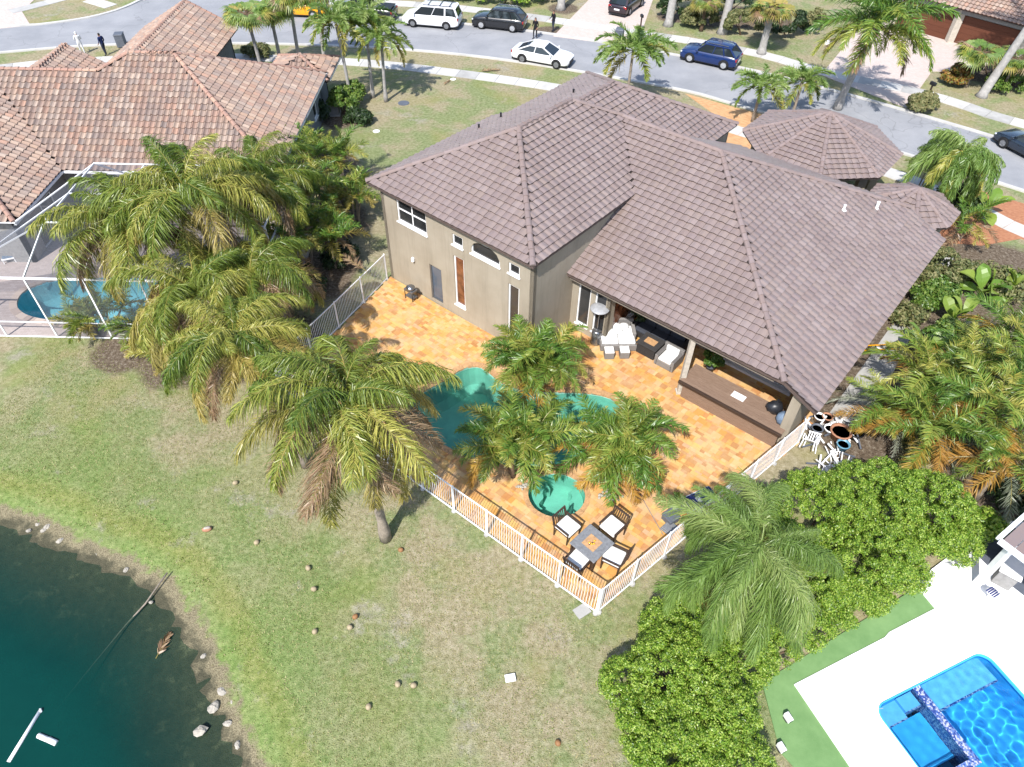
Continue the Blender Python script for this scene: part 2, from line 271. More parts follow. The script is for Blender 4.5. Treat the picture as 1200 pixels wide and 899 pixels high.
# ------------------------------------------------------------------ mesh helpers
def link(o, parent=None):
    COL.objects.link(o)
    if parent is not None: o.parent = parent
    return o
def tag(o, label=None, cat=None, group=None, kind=None):
    if label: o['label'] = label
    if cat: o['category'] = cat
    if group: o['group'] = group
    if kind: o['kind'] = kind
    return o
def thing(name, label, cat, loc=(0, 0, 0), rz=0, group=None):
    o = bpy.data.objects.new(name, None); o.empty_display_size = .2; o.location = loc; o.rotation_euler = (0, 0, rz)
    link(o); return tag(o, label, cat, group)
class MB:
    """collects faces; build() links them as ONE mesh object"""
    def __init__(s): s.v = []; s.f = []; s.mi = []
    def add(s, vs, fs, mi=0):
        k = len(s.v); s.v += [tuple(map(float, v)) for v in vs]; s.f += [tuple(i+k for i in f) for f in fs]; s.mi += [mi]*len(fs); return s
    def box(s, x0, x1, y0, y1, z0, z1, mi=0, top=1.0, rot=0, c=None):
        """top <1 tapers the upper face"""
        cx, cy = (x0+x1)/2, (y0+y1)/2
        vs = []
        for z, k in ((z0, 1), (z1, top)):
            for x, y in ((x0, y0), (x1, y0), (x1, y1), (x0, y1)): vs.append((cx+(x-cx)*k, cy+(y-cy)*k, z))
        if rot:
            ca, sa = math.cos(rot), math.sin(rot); ox, oy = c or (cx, cy)
            vs = [(ox+(x-ox)*ca-(y-oy)*sa, oy+(x-ox)*sa+(y-oy)*ca, z) for x, y, z in vs]
        return s.add(vs, [(3, 2, 1, 0), (4, 5, 6, 7), (0, 1, 5, 4), (1, 2, 6, 5), (2, 3, 7, 6), (3, 0, 4, 7)], mi)
    def bar(s, a, b, w, h=None, mi=0, up=(0, 0, 1)):
        """rectangular bar from a to b"""
        a, b = Vector(a), Vector(b); h = h or w; t = (b-a).normalized(); u = Vector(up)
        if abs(t.dot(u)) > .98: u = Vector((1, 0, 0))
        sd = t.cross(u).normalized(); u = sd.cross(t); vs = []
        for p in (a, b):
            for i, j in ((-1, -1), (1, -1), (1, 1), (-1, 1)): vs.append(p+sd*(i*w/2)+u*(j*h/2))
        return s.add(vs, [(0, 1, 2, 3), (7, 6, 5, 4), (0, 4, 5, 1), (1, 5, 6, 2), (2, 6, 7, 3), (3, 7, 4, 0)], mi)
    def tube(s, pts, rad, n=8, mi=0, cap=True):
        pts = [Vector(p) for p in pts]; rad = rad if hasattr(rad, '__len__') else [rad]*len(pts); vs = []
        for i, p in enumerate(pts):
            t = (pts[min(i+1, len(pts)-1)]-pts[max(i-1, 0)]).normalized(); u = Vector((0, 0, 1)) if abs(t.z) < .9 else Vector((1, 0, 0))
            a = t.cross(u).normalized(); b = a.cross(t)
            for k in range(n): an = 2*math.pi*k/n; vs.append(p+(a*math.cos(an)+b*math.sin(an))*rad[i])
        fs = [(i*n+k, i*n+(k+1) % n, (i+1)*n+(k+1) % n, (i+1)*n+k) for i in range(len(pts)-1) for k in range(n)]
        if cap: fs += [tuple(range(n))[::-1], tuple((len(pts)-1)*n+k for k in range(n))]
        return s.add(vs, fs, mi)
    def lathe(s, prof, c=(0, 0, 0), n=16, mi=0, cap=True):
        vs = []; fs = []
        for r, z in prof:
            for k in range(n): an = 2*math.pi*k/n; vs.append((c[0]+r*math.cos(an), c[1]+r*math.sin(an), c[2]+z))
        m = len(prof)
        fs = [(i*n+k, i*n+(k+1) % n, (i+1)*n+(k+1) % n, (i+1)*n+k) for i in range(m-1) for k in range(n)]
        if cap and prof[-1][0] > 1e-4: fs.append(tuple((m-1)*n+k for k in range(n)))
        if cap and prof[0][0] > 1e-4: fs.append(tuple(range(n))[::-1])
        return s.add(vs, fs, mi)
    def blob(s, c, r, n=10, m=6, jit=0, mi=0, seed=0):
        rr = random.Random(seed); vs = []; c = Vector(c); r = r if hasattr(r, '__len__') else (r, r, r)
        for i in range(m+1):
            th = math.pi*i/m
            for k in range(n):
                an = 2*math.pi*k/n; q = 1+rr.uniform(-jit, jit)
                vs.append((c.x+r[0]*q*math.sin(th)*math.cos(an), c.y+r[1]*q*math.sin(th)*math.sin(an), c.z-r[2]*q*math.cos(th)))
        return s.add(vs, [(i*n+k, i*n+(k+1) % n, (i+1)*n+(k+1) % n, (i+1)*n+k) for i in range(m) for k in range(n)], mi)
    def prism(s, poly, z0, z1, mi=0):
        n = len(poly); vs = [(p[0], p[1], z0) for p in poly]+[(p[0], p[1], z1) for p in poly]
        return s.add(vs, [tuple(range(n))[::-1], tuple(range(n, 2*n))]+[(i, (i+1) % n, n+(i+1) % n, n+i) for i in range(n)], mi)
    def mesh(s, name, mats, smooth=False):
        me = bpy.data.meshes.new(name); me.from_pydata(s.v, [], s.f)
        for m in (mats if isinstance(mats, (list, tuple)) else [mats]): me.materials.append(MATS[m])
        if any(s.mi): me.polygons.foreach_set('material_index', s.mi)
        if smooth: me.polygons.foreach_set('use_smooth', [True]*len(me.polygons))
        me.update(); return me
    def build(s, name, mats, parent=None, smooth=False, bevel=0, loc=None, rz=0):
        o = bpy.data.objects.new(name, s.mesh(name, mats, smooth)); link(o, parent)
        if loc is not None: o.location = loc; o.rotation_euler = (0, 0, rz)
        if bevel:
            b = o.modifiers.new('bevel', 'BEVEL'); b.width = bevel; b.segments = 2; b.limit_method = 'ANGLE'; b.angle_limit = R_(40)
        return o
def np_mesh(name, V, Fq, mats, parent=None, smooth=False, mi=None, loops=4):
    """big meshes from arrays: V (n,3), Fq (m,loops)"""
    me = bpy.data.meshes.new(name); V = np.asarray(V, np.float32); Fq = np.asarray(Fq, np.int32)
    me.vertices.add(len(V)); me.vertices.foreach_set('co', V.ravel()); me.loops.add(Fq.size); me.loops.foreach_set('vertex_index', Fq.ravel())
    me.polygons.add(len(Fq)); me.polygons.foreach_set('loop_start', np.arange(0, Fq.size, loops, dtype=np.int32))
    for m in (mats if isinstance(mats, (list, tuple)) else [mats]): me.materials.append(MATS[m])
    if mi is not None: me.polygons.foreach_set('material_index', np.asarray(mi, np.int32))
    me.polygons.foreach_set('use_smooth', np.full(len(Fq), bool(smooth)))
    me.update(calc_edges=True); o = bpy.data.objects.new(name, me); link(o, parent); return o
def inst(name, me, parent, mw):
    o = bpy.data.objects.new(name, me); COL.objects.link(o); o.parent = parent; o.matrix_basis = mw; return o
def sheet(name, outer, holes=(), z=0.0, mat='concrete', skirt=0.0, parent=None):
    """flat sheet with holes, edges turned down by skirt"""
    loops = [ccw([p[:2] for p in outer])]+[ccw([p[:2] for p in h]) for h in holes]
    vs, es = [], []
    for l in loops:
        k = len(vs); n = len(l); vs += [Vector(p) for p in l]; es += [(k+i, k+(i+1) % n) for i in range(n)]
    rv, _, rf, *_ = delaunay_2d_cdt(vs, es, [], 0, 1e-5)
    mb = MB(); fs = []
    for f in rf:
        cx = sum(rv[i].x for i in f)/len(f); cy = sum(rv[i].y for i in f)/len(f)
        if inpoly((cx, cy), loops[0]) and not any(inpoly((cx, cy), h) for h in loops[1:]): fs.append(tuple(f))
    mb.add([(v.x, v.y, z) for v in rv], fs)
    if skirt:
        for l in loops:
            n = len(l); mb.add([(p[0], p[1], z) for p in l]+[(p[0], p[1], z-skirt) for p in l], [(i, (i+1) % n, n+(i+1) % n, n+i) for i in range(n)])
    return mb.build(name, mat, parent)
def strip(mb, pts, w, z0, z1, side=0, mi=0):
    """band along a polyline: box section w wide; side -1/0/1 = left/centre/right"""
    l = offset_loop(pts, -w*(1-side)/2, False); r = offset_loop(pts, w*(1+side)/2, False); n = len(pts)
    vs = [(p[0], p[1], z0) for p in l]+[(p[0], p[1], z1) for p in l]+[(p[0], p[1], z1) for p in r]+[(p[0], p[1], z0) for p in r]
    fs = []
    for i in range(n-1):
        for k in range(3): fs.append((k*n+i, k*n+i+1, (k+1)*n+i+1, (k+1)*n+i))
    fs += [(0, n, 2*n, 3*n), (n-1, 4*n-1, 3*n-1, 2*n-1)]
    return mb.add(vs, fs, mi)
def resample(pts, step):
    P = [np.array(p[:2], float) for p in pts]; out = [P[0]]; acc = 0
    for a, b in zip(P, P[1:]):
        L = np.hypot(*(b-a)); t = step-acc
        while t <= L: out.append(a+(b-a)*t/L); t += step
        acc = L-(t-step)
    return [tuple(p) for p in out]

# ------------------------------------------------------------------ roofs of real tiles
def tile_shape(w, ex, amp, K, kind):
    """local tile: u across, v up the slope, n out of it"""
    xs = np.linspace(-w/2, w/2, K+1)
    ph = (xs/w+.5)
    prof = amp*(.5-.5*np.cos(2*np.pi*np.clip(ph/.62, 0, 1))) if kind == 'barrel' else amp*(.5-.5*np.cos(2*np.pi*ph))
    return xs, prof
def tile_mesh(name, w, ex, amp, K, kind, lift, mat):
    xs, pr = tile_shape(w, ex, amp, K, kind); mb = MB(); n = K+1
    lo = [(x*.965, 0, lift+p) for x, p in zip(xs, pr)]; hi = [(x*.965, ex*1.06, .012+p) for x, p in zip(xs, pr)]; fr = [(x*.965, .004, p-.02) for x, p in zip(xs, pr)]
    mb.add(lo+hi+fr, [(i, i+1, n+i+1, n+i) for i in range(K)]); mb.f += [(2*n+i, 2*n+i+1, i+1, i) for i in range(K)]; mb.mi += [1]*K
    return mb.mesh(name, mat)
def roof(house, planes, caps, w=.38, ex=.34, amp=.038, K=6, kind='flat', lift=.07, mat='tile_brown', capmat='cap_brown', budget=300, thick=.09):
    """planes: lists of 3-D corners (first two = eave, left to right seen from outside); caps: ridge and hip lines"""
    rf = bpy.data.objects.new('roof', None); rf.empty_display_size = .2; link(rf, house)
    mm = [mat, 'tile_edge_shade' if mat == 'tile_brown' else 'clay_edge_shade']; tm = tile_mesh('roof_tile', w, ex, amp, K, kind, lift, mm); xs, pr = tile_shape(w, ex, amp, K, kind)
    cand, V, Fc, Fm, base = [], [], [], [], MB(); nv = 0; rr = random.Random(3)
    for pl in planes:
        P = [np.array(p, float) for p in pl]; o = P[0]
        nrm = np.zeros(3)
        for i in range(len(P)): nrm += np.cross(P[i]-o, P[(i+1) % len(P)]-o)
        nrm /= np.linalg.norm(nrm); nrm = nrm if nrm[2] > 0 else -nrm
        u = np.cross([0, 0, 1], nrm); u /= np.linalg.norm(u); v = np.cross(nrm, u)
        q = [((p-o)@u, (p-o)@v) for p in P]; n = len(P)
        base.add(P+[p-np.array([0, 0, thick]) for p in P], [tuple(range(n)), tuple(range(n, 2*n))[::-1]]+[(i, (i+1) % n, n+(i+1) % n, n+i) for i in range(n)])
        umin, umax = min(a for a, _ in q), max(a for a, _ in q); vmin, vmax = min(b for _, b in q), max(b for _, b in q)
        M3 = Matrix(((u[0], v[0], nrm[0], 0), (u[1], v[1], nrm[1], 0), (u[2], v[2], nrm[2], 0), (0, 0, 0, 1)))
        row = 0; vv = vmin-.04
        while vv < vmax-.05:
            uu = umin-w+(rr.random()*.012)
            while uu < umax+w:
                ins = [inpoly((uu+sx, vv+ex*.5+.001), q) and inpoly((uu+sx, min(vv+ex*.95, vmax-.01)), q) or (inpoly((uu+sx, vv+ex*.35), q) and vv > vmax-ex*1.5) for sx in (xs[:-1]+xs[1:])/2*.9]
                pos = o+u*uu+v*vv+nrm*.004
                if all(ins):
                    dz = rr.uniform(-.006, .006); pos = pos+nrm*dz+v*rr.uniform(-.008, .008)
                    cand.append((np.linalg.norm(pos-CAMP), pos, M3, u, v, nrm))
                elif any(ins):
                    for i, ok in enumerate(ins):
                        if ok:
                            x0, x1, p0, p1 = xs[i], xs[i+1], pr[i], pr[i+1]
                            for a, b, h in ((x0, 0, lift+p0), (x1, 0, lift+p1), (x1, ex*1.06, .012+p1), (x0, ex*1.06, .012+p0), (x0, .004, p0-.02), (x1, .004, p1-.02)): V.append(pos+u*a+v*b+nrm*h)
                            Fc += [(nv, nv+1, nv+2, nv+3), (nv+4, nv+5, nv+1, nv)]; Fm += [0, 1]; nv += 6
                uu += w
            vv += ex; row += 1
    cand.sort(key=lambda c: c[0])
    n = K+1
    lo = np.array([[x*.965, 0, lift+p] for x, p in zip(xs, pr)]+[[x*.965, ex*1.06, .012+p] for x, p in zip(xs, pr)]+[[x*.965, .004, p-.02] for x, p in zip(xs, pr)])
    ff = np.array([(i, i+1, n+i+1, n+i) for i in range(K)]+[(2*n+i, 2*n+i+1, i+1, i) for i in range(K)])
    for i, (d, pos, M3, u, v, nrm) in enumerate(cand):
        if i < budget:
            mw = M3.copy(); mw.translation = Vector(pos); inst('roof_tile', tm, rf, mw)
        else:
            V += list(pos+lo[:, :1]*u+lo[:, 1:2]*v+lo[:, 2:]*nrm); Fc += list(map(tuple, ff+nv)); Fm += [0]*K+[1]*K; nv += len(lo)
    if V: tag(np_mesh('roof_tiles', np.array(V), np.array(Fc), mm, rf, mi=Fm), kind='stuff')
    base.build('roof_deck', 'underlay', rf)
    if caps:
        step = .4; cu = MB(); vs = []        # one cap, one unit long
        for x, r in ((0, .14), (1, .118)):
            for k in range(6): an = math.pi*k/5; vs.append((x, math.cos(an)*r, math.sin(an)*r*.8+(.035 if r > .13 else .02)))
        cu.add(vs, [(k, k+1, 7+k, 6+k) for k in range(5)]+[(0, 1, 2, 3, 4, 5)]); cme = cu.mesh('ridge_cap', capmat); cl = []
        for a, b in caps:
            a, b = np.array(a, float), np.array(b, float); L = np.linalg.norm(b-a); m = max(1, round(L/step)); t = (b-a)/L
            if t[2] < 0: a, b, t = b, a, -t
            sd = np.cross(t, [0, 0, 1]); sd /= np.linalg.norm(sd); u_ = np.cross(sd, t)
            for i in range(m):
                p0 = a+t*(i*L/m)+sd*rr.uniform(-.01, .01)+u_*rr.uniform(-.006, .006); ln = L/m+.03
                cl.append((np.linalg.norm(p0-CAMP), Matrix(((t[0]*ln, sd[0], u_[0], p0[0]), (t[1]*ln, sd[1], u_[1], p0[1]), (t[2]*ln, sd[2], u_[2], p0[2]), (0, 0, 0, 1)))))
        cl.sort(key=lambda c: c[0]); rest = MB()
        for i, (d, mw) in enumerate(cl):
            if i < 300: inst('ridge_cap', cme, rf, mw)
            else: rest.add([mw @ Vector(v) for v in vs], [(k, k+1, 7+k, 6+k) for k in range(5)]+[(0, 1, 2, 3, 4, 5)])
        if rest.v: tag(rest.build('ridge_caps', capmat, rf), kind='stuff')
    return rf
def wall(parent, p0, p1, z0, z1, openings=(), mat='stucco', th=.2, name='wall', frame='white_paint'):
    """wall from p0 to p1 (outside on the right hand); openings (u0,u1,z0,z1,style[,pane]) get reveal, frame, panes and sill as parts"""
    a, b = np.array(p0[:2]), np.array(p1[:2]); L = np.hypot(*(b-a)); t = (b-a)/L; nn = np.array([t[1], -t[0]])
    def pt(u, d, z): q = a+t*u+nn*d; return (q[0], q[1], z)
    us = sorted({0, L, *[o[0] for o in openings], *[o[1] for o in openings]}); zs = sorted({z0, z1, *[o[2] for o in openings], *[o[3] for o in openings]})
    mb = MB()
    for i in range(len(us)-1):
        for j in range(len(zs)-1):
            uc, zc = (us[i]+us[i+1])/2, (zs[j]+zs[j+1])/2
            if any(o[0] < uc < o[1] and o[2] < zc < o[3] for o in openings): continue
            for d, fl in ((0, 1), (-th, 0)):
                q = [pt(us[i], d, zs[j]), pt(us[i+1], d, zs[j]), pt(us[i+1], d, zs[j+1]), pt(us[i], d, zs[j+1])]; mb.add(q, [(0, 1, 2, 3) if fl else (3, 2, 1, 0)])
    for u in (0, L): mb.add([pt(u, 0, z0), pt(u, -th, z0), pt(u, -th, z1), pt(u, 0, z1)], [(0, 1, 2, 3)])
    mb.add([pt(0, 0, z1), pt(L, 0, z1), pt(L, -th, z1), pt(0, -th, z1)], [(0, 1, 2, 3)])
    for o in openings:
        u0, u1, y0, y1 = o[:4]
        for (ua, ya), (ub, yb) in (((u0, y0), (u1, y0)), ((u1, y0), (u1, y1)), ((u1, y1), (u0, y1)), ((u0, y1), (u0, y0))): mb.add([pt(ua, 0, ya), pt(ub, 0, yb), pt(ub, -th, yb), pt(ua, -th, ya)], [(0, 1, 2, 3)])
    mb.build(name, mat, parent)
    for o in openings:
        u0, u1, y0, y1, style = o[:5]; pane = o[5] if len(o) > 5 else 'glass_dark'; fw = .07
        wd = MB(); cols, rows = {'slider': (2, 2), 'single': (1, 1), 'arch': (1, 1), 'door': (1, 1), 'double': (2, 1), 'triple': (3, 1)}[style]
        if style == 'arch':       # wall spandrels over the curve, frame follows it
            m = 10; arc = [(u0+(u1-u0)*k/m, y1-(y1-y0)*.62*(1-math.sqrt(max(0, 1-(2*k/m-1)**2)))) for k in range(m+1)]
            sp_ = MB()
            for (ua, ya), (ub, yb) in zip(arc, arc[1:]): sp_.add([pt(ua, .002, ya), pt(ub, .002, yb), pt(ub, .002, y1+.002), pt(ua, .002, y1+.002), pt(ua, -.1, ya), pt(ub, -.1, yb)], [(0, 1, 2, 3), (4, 5, 1, 0)])
            sp_.build('arch_trim', mat, parent)
        for ua, ub, ya, yb in ((u0, u1, y0, y0+fw), (u0, u1, y1-fw, y1), (u0, u0+fw, y0+fw, y1-fw), (u1-fw, u1, y0+fw, y1-fw)): wd.add([pt(q_, d, z) for d in (-.05, -.11) for q_, z in ((ua, ya), (ub, ya), (ub, yb), (ua, yb))], [(0, 1, 2, 3), (7, 6, 5, 4), (0, 4, 5, 1), (1, 5, 6, 2), (2, 6, 7, 3), (3, 7, 4, 0)])
        for k in range(1, cols): uc = u0+(u1-u0)*k/cols; wd.bar(pt(uc, -.08, y0+fw), pt(uc, -.08, y1-fw), .06, .05)
        for k in range(1, rows): zc = y0+(y1-y0)*k/rows; wd.bar(pt(u0+fw, -.08, zc), pt(u1-fw, -.08, zc), .05, .05)
        w = wd.build('door' if style == 'door' else 'window', frame if pane != 'glass_blue' else 'grey_metal', parent)
        for i in range(cols):
            for j in range(rows):
                ua, ub = u0+fw*.6+(u1-u0-fw*1.2)*i/cols, u0+fw*.6+(u1-u0-fw*1.2)*(i+1)/cols; ya, yb = y0+fw*.6+(y1-y0-fw*1.2)*j/rows, y0+fw*.6+(y1-y0-fw*1.2)*(j+1)/rows
                MB().add([pt(ua, -.09-.004*(i+j), ya), pt(ub, -.09-.004*(i+j), ya), pt(ub, -.09-.004*(i+j), yb), pt(ua, -.09-.004*(i+j), yb)], [(0, 1, 2, 3)]).build('pane', pane, w)
        if y0 > .35: MB().add([pt(u, d, z) for u in (u0-.05, u1+.05) for d, z in ((.06, y0-.07), (.06, y0-.01), (-.05, y0+.004), (-.05, y0-.07))], [(0, 1, 5, 4), (1, 2, 6, 5), (3, 0, 4, 7), (0, 3, 2, 1), (4, 5, 6, 7)]).build('sill', frame, w)

# ------------------------------------------------------------------ palms
FR = {}
def frond_mesh(key, L, pairs, ll, lw, e0, e1, hang, mat, seed, fwd=.85, pw=1.0, twist=.25, rib='frond_yellow', fold=.35, gap=.16, plume=0.0):
    """one feather leaf: rib curving from elevation e0 to e1, leaflets hanging by 'hang'"""
    rr = np.random.default_rng(seed); N = 14; ts = np.linspace(0, 1, N+1); an = R_(e0)+(R_(e1)-R_(e0))*ts**pw
    az = np.cumsum(rr.normal(0, twist*.06, N+1)); step = L/N; P = [np.zeros(3)]
    for i in range(N): P.append(P[-1]+step*np.array([math.cos(an[i])*math.cos(az[i]), math.cos(an[i])*math.sin(az[i]), math.sin(an[i])]))
    P = np.array(P)
    def at(t):
        k = min(int(t*N), N-1); f = t*N-k; tg = P[k+1]-P[k]; return P[k]*(1-f)+P[k+1]*f, tg/np.linalg.norm(tg)
    V, F, mi = [], [], []
    # rib: thin three-sided tube
    for i in range(N+1):
        _, tg = at(min(ts[i], .999)); sd = np.cross(tg, [0, 0, 1.]); sd /= np.linalg.norm(sd)+1e-9; up = np.cross(sd, tg); r = .026*(L/4)**.6*(1-.85*ts[i])+.003
        V += [P[i]+sd*r, P[i]-sd*r, P[i]+up*r*.9]
    for i in range(N):
        for k in range(3): F.append((i*3+k, i*3+(k+1) % 3, i*3+3+(k+1) % 3, i*3+3+k)); mi.append(1)
    for s in (-1, 1):
        for j in range(pairs):
            t = gap+(1-gap)*(j+rr.uniform(.1, .9))/pairs; p, tg = at(min(t, .999)); sd = np.cross(tg, [0, 0, 1.]); sd /= np.linalg.norm(sd)+1e-9; up = np.cross(sd, tg)
            sh = (math.sin(math.pi*min(1, (.12+.88*(t-gap)/(1-gap))**.8)))**.6*.85+.15 if t < .995 else .2
            l = ll*sh*rr.uniform(.65, 1.2); fw = fwd*(.6+.7*t)+rr.normal(0, .28); ro = fold+rr.normal(0, .12+.5*plume)
            d1 = sd*s*math.cos(ro)+up*math.sin(ro)+tg*fw+rr.normal(0, .1, 3); d1 /= np.linalg.norm(d1); h = min(1.0, hang*rr.uniform(.6, 1.25)); dn = np.array([0, 0, -1.])
            d2 = d1*(1-.6*h)+dn*.6*h; d2 /= np.linalg.norm(d2); d3 = d1*(1-h)+dn*h+rr.normal(0, .07, 3); d3 /= np.linalg.norm(d3)
            a = p; b = a+d1*l*.22; c = b+d2*l*.36; e = c+d3*l*.42
            wv = np.cross(d2, tg*rr.uniform(-.4, .4)+rr.normal(0, 1, 3)); wv = wv/np.linalg.norm(wv)*(lw*.5)*rr.uniform(.8, 1.25); k = len(V)
            V += [a-wv*.6, a+wv*.6, b+wv, b-wv, c+wv*.8, c-wv*.8, e]
            F += [(k, k+1, k+2, k+3), (k+3, k+2, k+4, k+5), (k+5, k+4, k+6, k+6)]; mi += [0, 0, 0]
    me = bpy.data.meshes.new('frond')
    me.from_pydata([tuple(v) for v in V], [], [f if f[2] != f[3] else f[:3] for f in F])
    me.materials.append(MATS[mat]); me.materials.append(MATS[rib]); me.polygons.foreach_set('material_index', mi); me.update(); return me
def fan_mesh(seed, mat, R=.75, pet=.9):
    """one fan leaf: stalk and pleated blades"""
    rr = np.random.default_rng(seed); mb = MB(); mb.tube([(0, 0, 0), (pet*.5, 0, .08), (pet, 0, .04)], [.02, .016, .012], 4, 1); n = 26
    for i in range(n):
        an = R_(-150+300*(i+.5)/n); l = R*(1-.25*abs(i/n-.5))*rr.uniform(.85, 1.1); h = rr.uniform(.15, .5)*l; w = .045; c, s = math.cos(an), math.sin(an); o = np.array((pet, 0, .04))
        a = o; b = o+np.array((c*l*.55, s*l*.55, .05)); e = o+np.array((c*l, s*l, -h)); sd = np.array((-s, c, 0))*w
        mb.add([a, b+sd, b-sd, b+sd*.8, b-sd*.8, e], [(0, 1, 2), (3, 5, 4)])
    return mb.mesh('frond', [mat, 'bark_brown'])
def paddle_mesh(seed, mat, L=1.7, w=.36, e0=75, e1=10):
    rr = np.random.default_rng(seed); mb = MB(); N = 8; p = np.zeros(3); V = []
    for i in range(N+1):
        t = i/N; an = R_(e0+(e1-e0)*t**1.5); ww = w*max(0, math.sin(math.pi*np.clip((t-.3)/.7, 0, 1)))**.6*(1+rr.uniform(-.12, .12))+.018
        V += [p+np.array((0, -ww*.9, ww*.35)), p.copy(), p+np.array((0, ww*.9, ww*.35))]; p = p+np.array((math.cos(an), 0, math.sin(an)))*L/N
    mb.add(V, [f for i in range(N) for f in ((i*3, i*3+1, i*3+4, i*3+3), (i*3+1, i*3+2, i*3+5, i*3+4))]); return mb.mesh('frond', mat)
KINDS = {  # L, pairs, leaflet length, width, hang, fold, then per class (e0, e1, material)
 'coconut': dict(L=4.2, pairs=190, ll=1.2, lw=.027, hang=.92, fold=.15, plume=.35, pw=.85, cls=[(82, -25, 'frond_green'), (66, -55, 'frond_green'), (46, -74, 'frond_green'), (24, -80, 'frond_yellow'), (18, -84, 'frond_dry')]),
 'queen':   dict(L=3.7, pairs=240, ll=1.2, lw=.02, hang=1.15, fold=.2, plume=1.3, pw=.5, cls=[(80, -25, 'frond_queen'), (55, -62, 'frond_queen'), (30, -78, 'frond_queen'), (5, -84, 'frond_queen'), (-25, -86, 'frond_yellow')]),
 'date':    dict(L=2.1, pairs=72, ll=.55, lw=.03, hang=.34, fold=.3, plume=.12, pw=1.5, cls=[(84, 25, 'frond_green'), (72, -15, 'frond_deep'), (54, -45, 'frond_green'), (30, -66, 'frond_deep'), (4, -78, 'frond_orange')]),
 'areca':   dict(L=2.3, pairs=56, ll=.6, lw=.038, hang=.3, fold=.45, cls=[(84, 35, 'frond_green'), (70, -5, 'frond_deep'), (52, -30, 'frond_green'), (32, -48, 'frond_yellow'), (10, -70, 'frond_dry')]),
 'royal':   dict(L=3.4, pairs=80, ll=.85, lw=.045, hang=.5, fold=.5, cls=[(80, 10, 'frond_deep'), (58, -30, 'frond_deep'), (35, -55, 'frond_deep'), (8, -72, 'frond_green'), (-20, -84, 'frond_dry')]),
 'weeping': dict(L=3.7, pairs=100, ll=1.15, lw=.05, hang=1.1, fold=.2, plume=1.0, pw=.5, cls=[(80, -25, 'frond_queen'), (55, -62, 'frond_queen'), (30, -78, 'frond_green'), (5, -84, 'frond_queen'), (-25, -86, 'frond_yellow')]),
 'foxtail': dict(L=2.4, pairs=64, ll=.55, lw=.055, hang=.35, fold=.6, cls=[(78, 0, 'frond_queen'), (50, -40, 'frond_queen'), (28, -60, 'frond_queen'), (5, -72, 'frond_green'), (-15, -80, 'frond_yellow')]),
 'garden':  dict(L=2.7, pairs=84, ll=.6, lw=.03, hang=.4, fold=.35, plume=.12, cls=[(78, 10, 'frond_green'), (54, -25, 'frond_deep'), (30, -45, 'frond_green'), (8, -60, 'frond_orange'), (-10, -78, 'frond_silver')]),
}
def frond(kind, cl, var):
    k = (kind, cl, var)
    if k not in FR:
        if kind == 'fan': FR[k] = fan_mesh(var+cl*7, ['frond_queen', 'frond_green', 'frond_queen', 'frond_yellow', 'frond_dry'][cl], .8, .9)
        elif kind == 'paddle': FR[k] = paddle_mesh(var+cl*5, 'paddle', 1.7, .34, 85-10*cl, 35-25*cl)
        else:
            d = KINDS[kind]; e0, e1, m = d['cls'][cl]
            FR[k] = frond_mesh(k, d['L'], d['pairs'], d['ll'], d['lw'], e0, e1, d['hang'], m, var*13+cl*101+len(kind), fold=d['fold'], plume=d.get('plume', .3), pw=d.get('pw', 1.1), rib={'frond_dry': 'frond_dry', 'frond_queen': 'frond_queen', 'frond_deep': 'frond_green'}.get(m, 'frond_yellow'), twist=.8)
    return FR[k]
def palm(name, label, base, h, kind, n, scale=1.0, seed=0, trunk_r=.14, lean=(0, 0), group=None, low=.2, dead=.1, stems=1, cat='palm tree', bark='bark_palm', spread=.35, wind=0.0, only=None, z0=0.0):
    """palm at base: curved tapered trunk(s), every leaf a part of its own"""
    rr = random.Random(seed*31+5); t = thing(name, label, cat, (base[0], base[1], z0), 0, group)
    for s in range(stems):
        ox, oy = (0, 0) if stems == 1 else (rr.uniform(-1, 1)*spread, rr.uniform(-1, 1)*spread)
        hh = h*(1 if stems == 1 else rr.uniform(.7, 1.05)); lx, ly = lean[0]+(ox*.8 if stems > 1 else 0), lean[1]+(oy*.8 if stems > 1 else 0)
        m = 12 if h > 3 else 6; pts, rad = [], []
        for i in range(m+1):
            q = i/m; pts.append((ox+lx*q**1.6, oy+ly*q**1.6, hh*q-.05*(i == 0))); rad.append(trunk_r*((1.35-.5*q if q < .12 else 1.04-.3*q)+(.05 if i % 2 else 0)))
        mb = MB(); mb.tube(pts, rad, 9); mb.build('trunk', bark, t, True)
        top = Vector(pts[-1]); nn = max(3, round(n/stems)); ga = rr.random()*6.28
        for i in range(nn):
            q = (i+.5)/nn
            cl = 0 if q < .16 else 1 if q < .45 else 2 if q < 1-low-dead else 3 if q < 1-dead else 4
            ga += 2.399963+rr.uniform(-.25, .25); me = frond(kind, cl, rr.randrange(3)); sc = scale*rr.uniform(.82, 1.1)*(.8 if cl == 0 else 1)
            tilt = rr.uniform(-.3, .3)
            mw = Matrix.Translation(top) @ Matrix.Rotation(ga, 4, 'Z') @ Matrix.Rotation(tilt, 4, 'Y') @ Matrix.Rotation(rr.uniform(-.5, .5), 4, 'X') @ Matrix.Scale(sc, 4)
            inst('frond', me, t, mw)
    return t

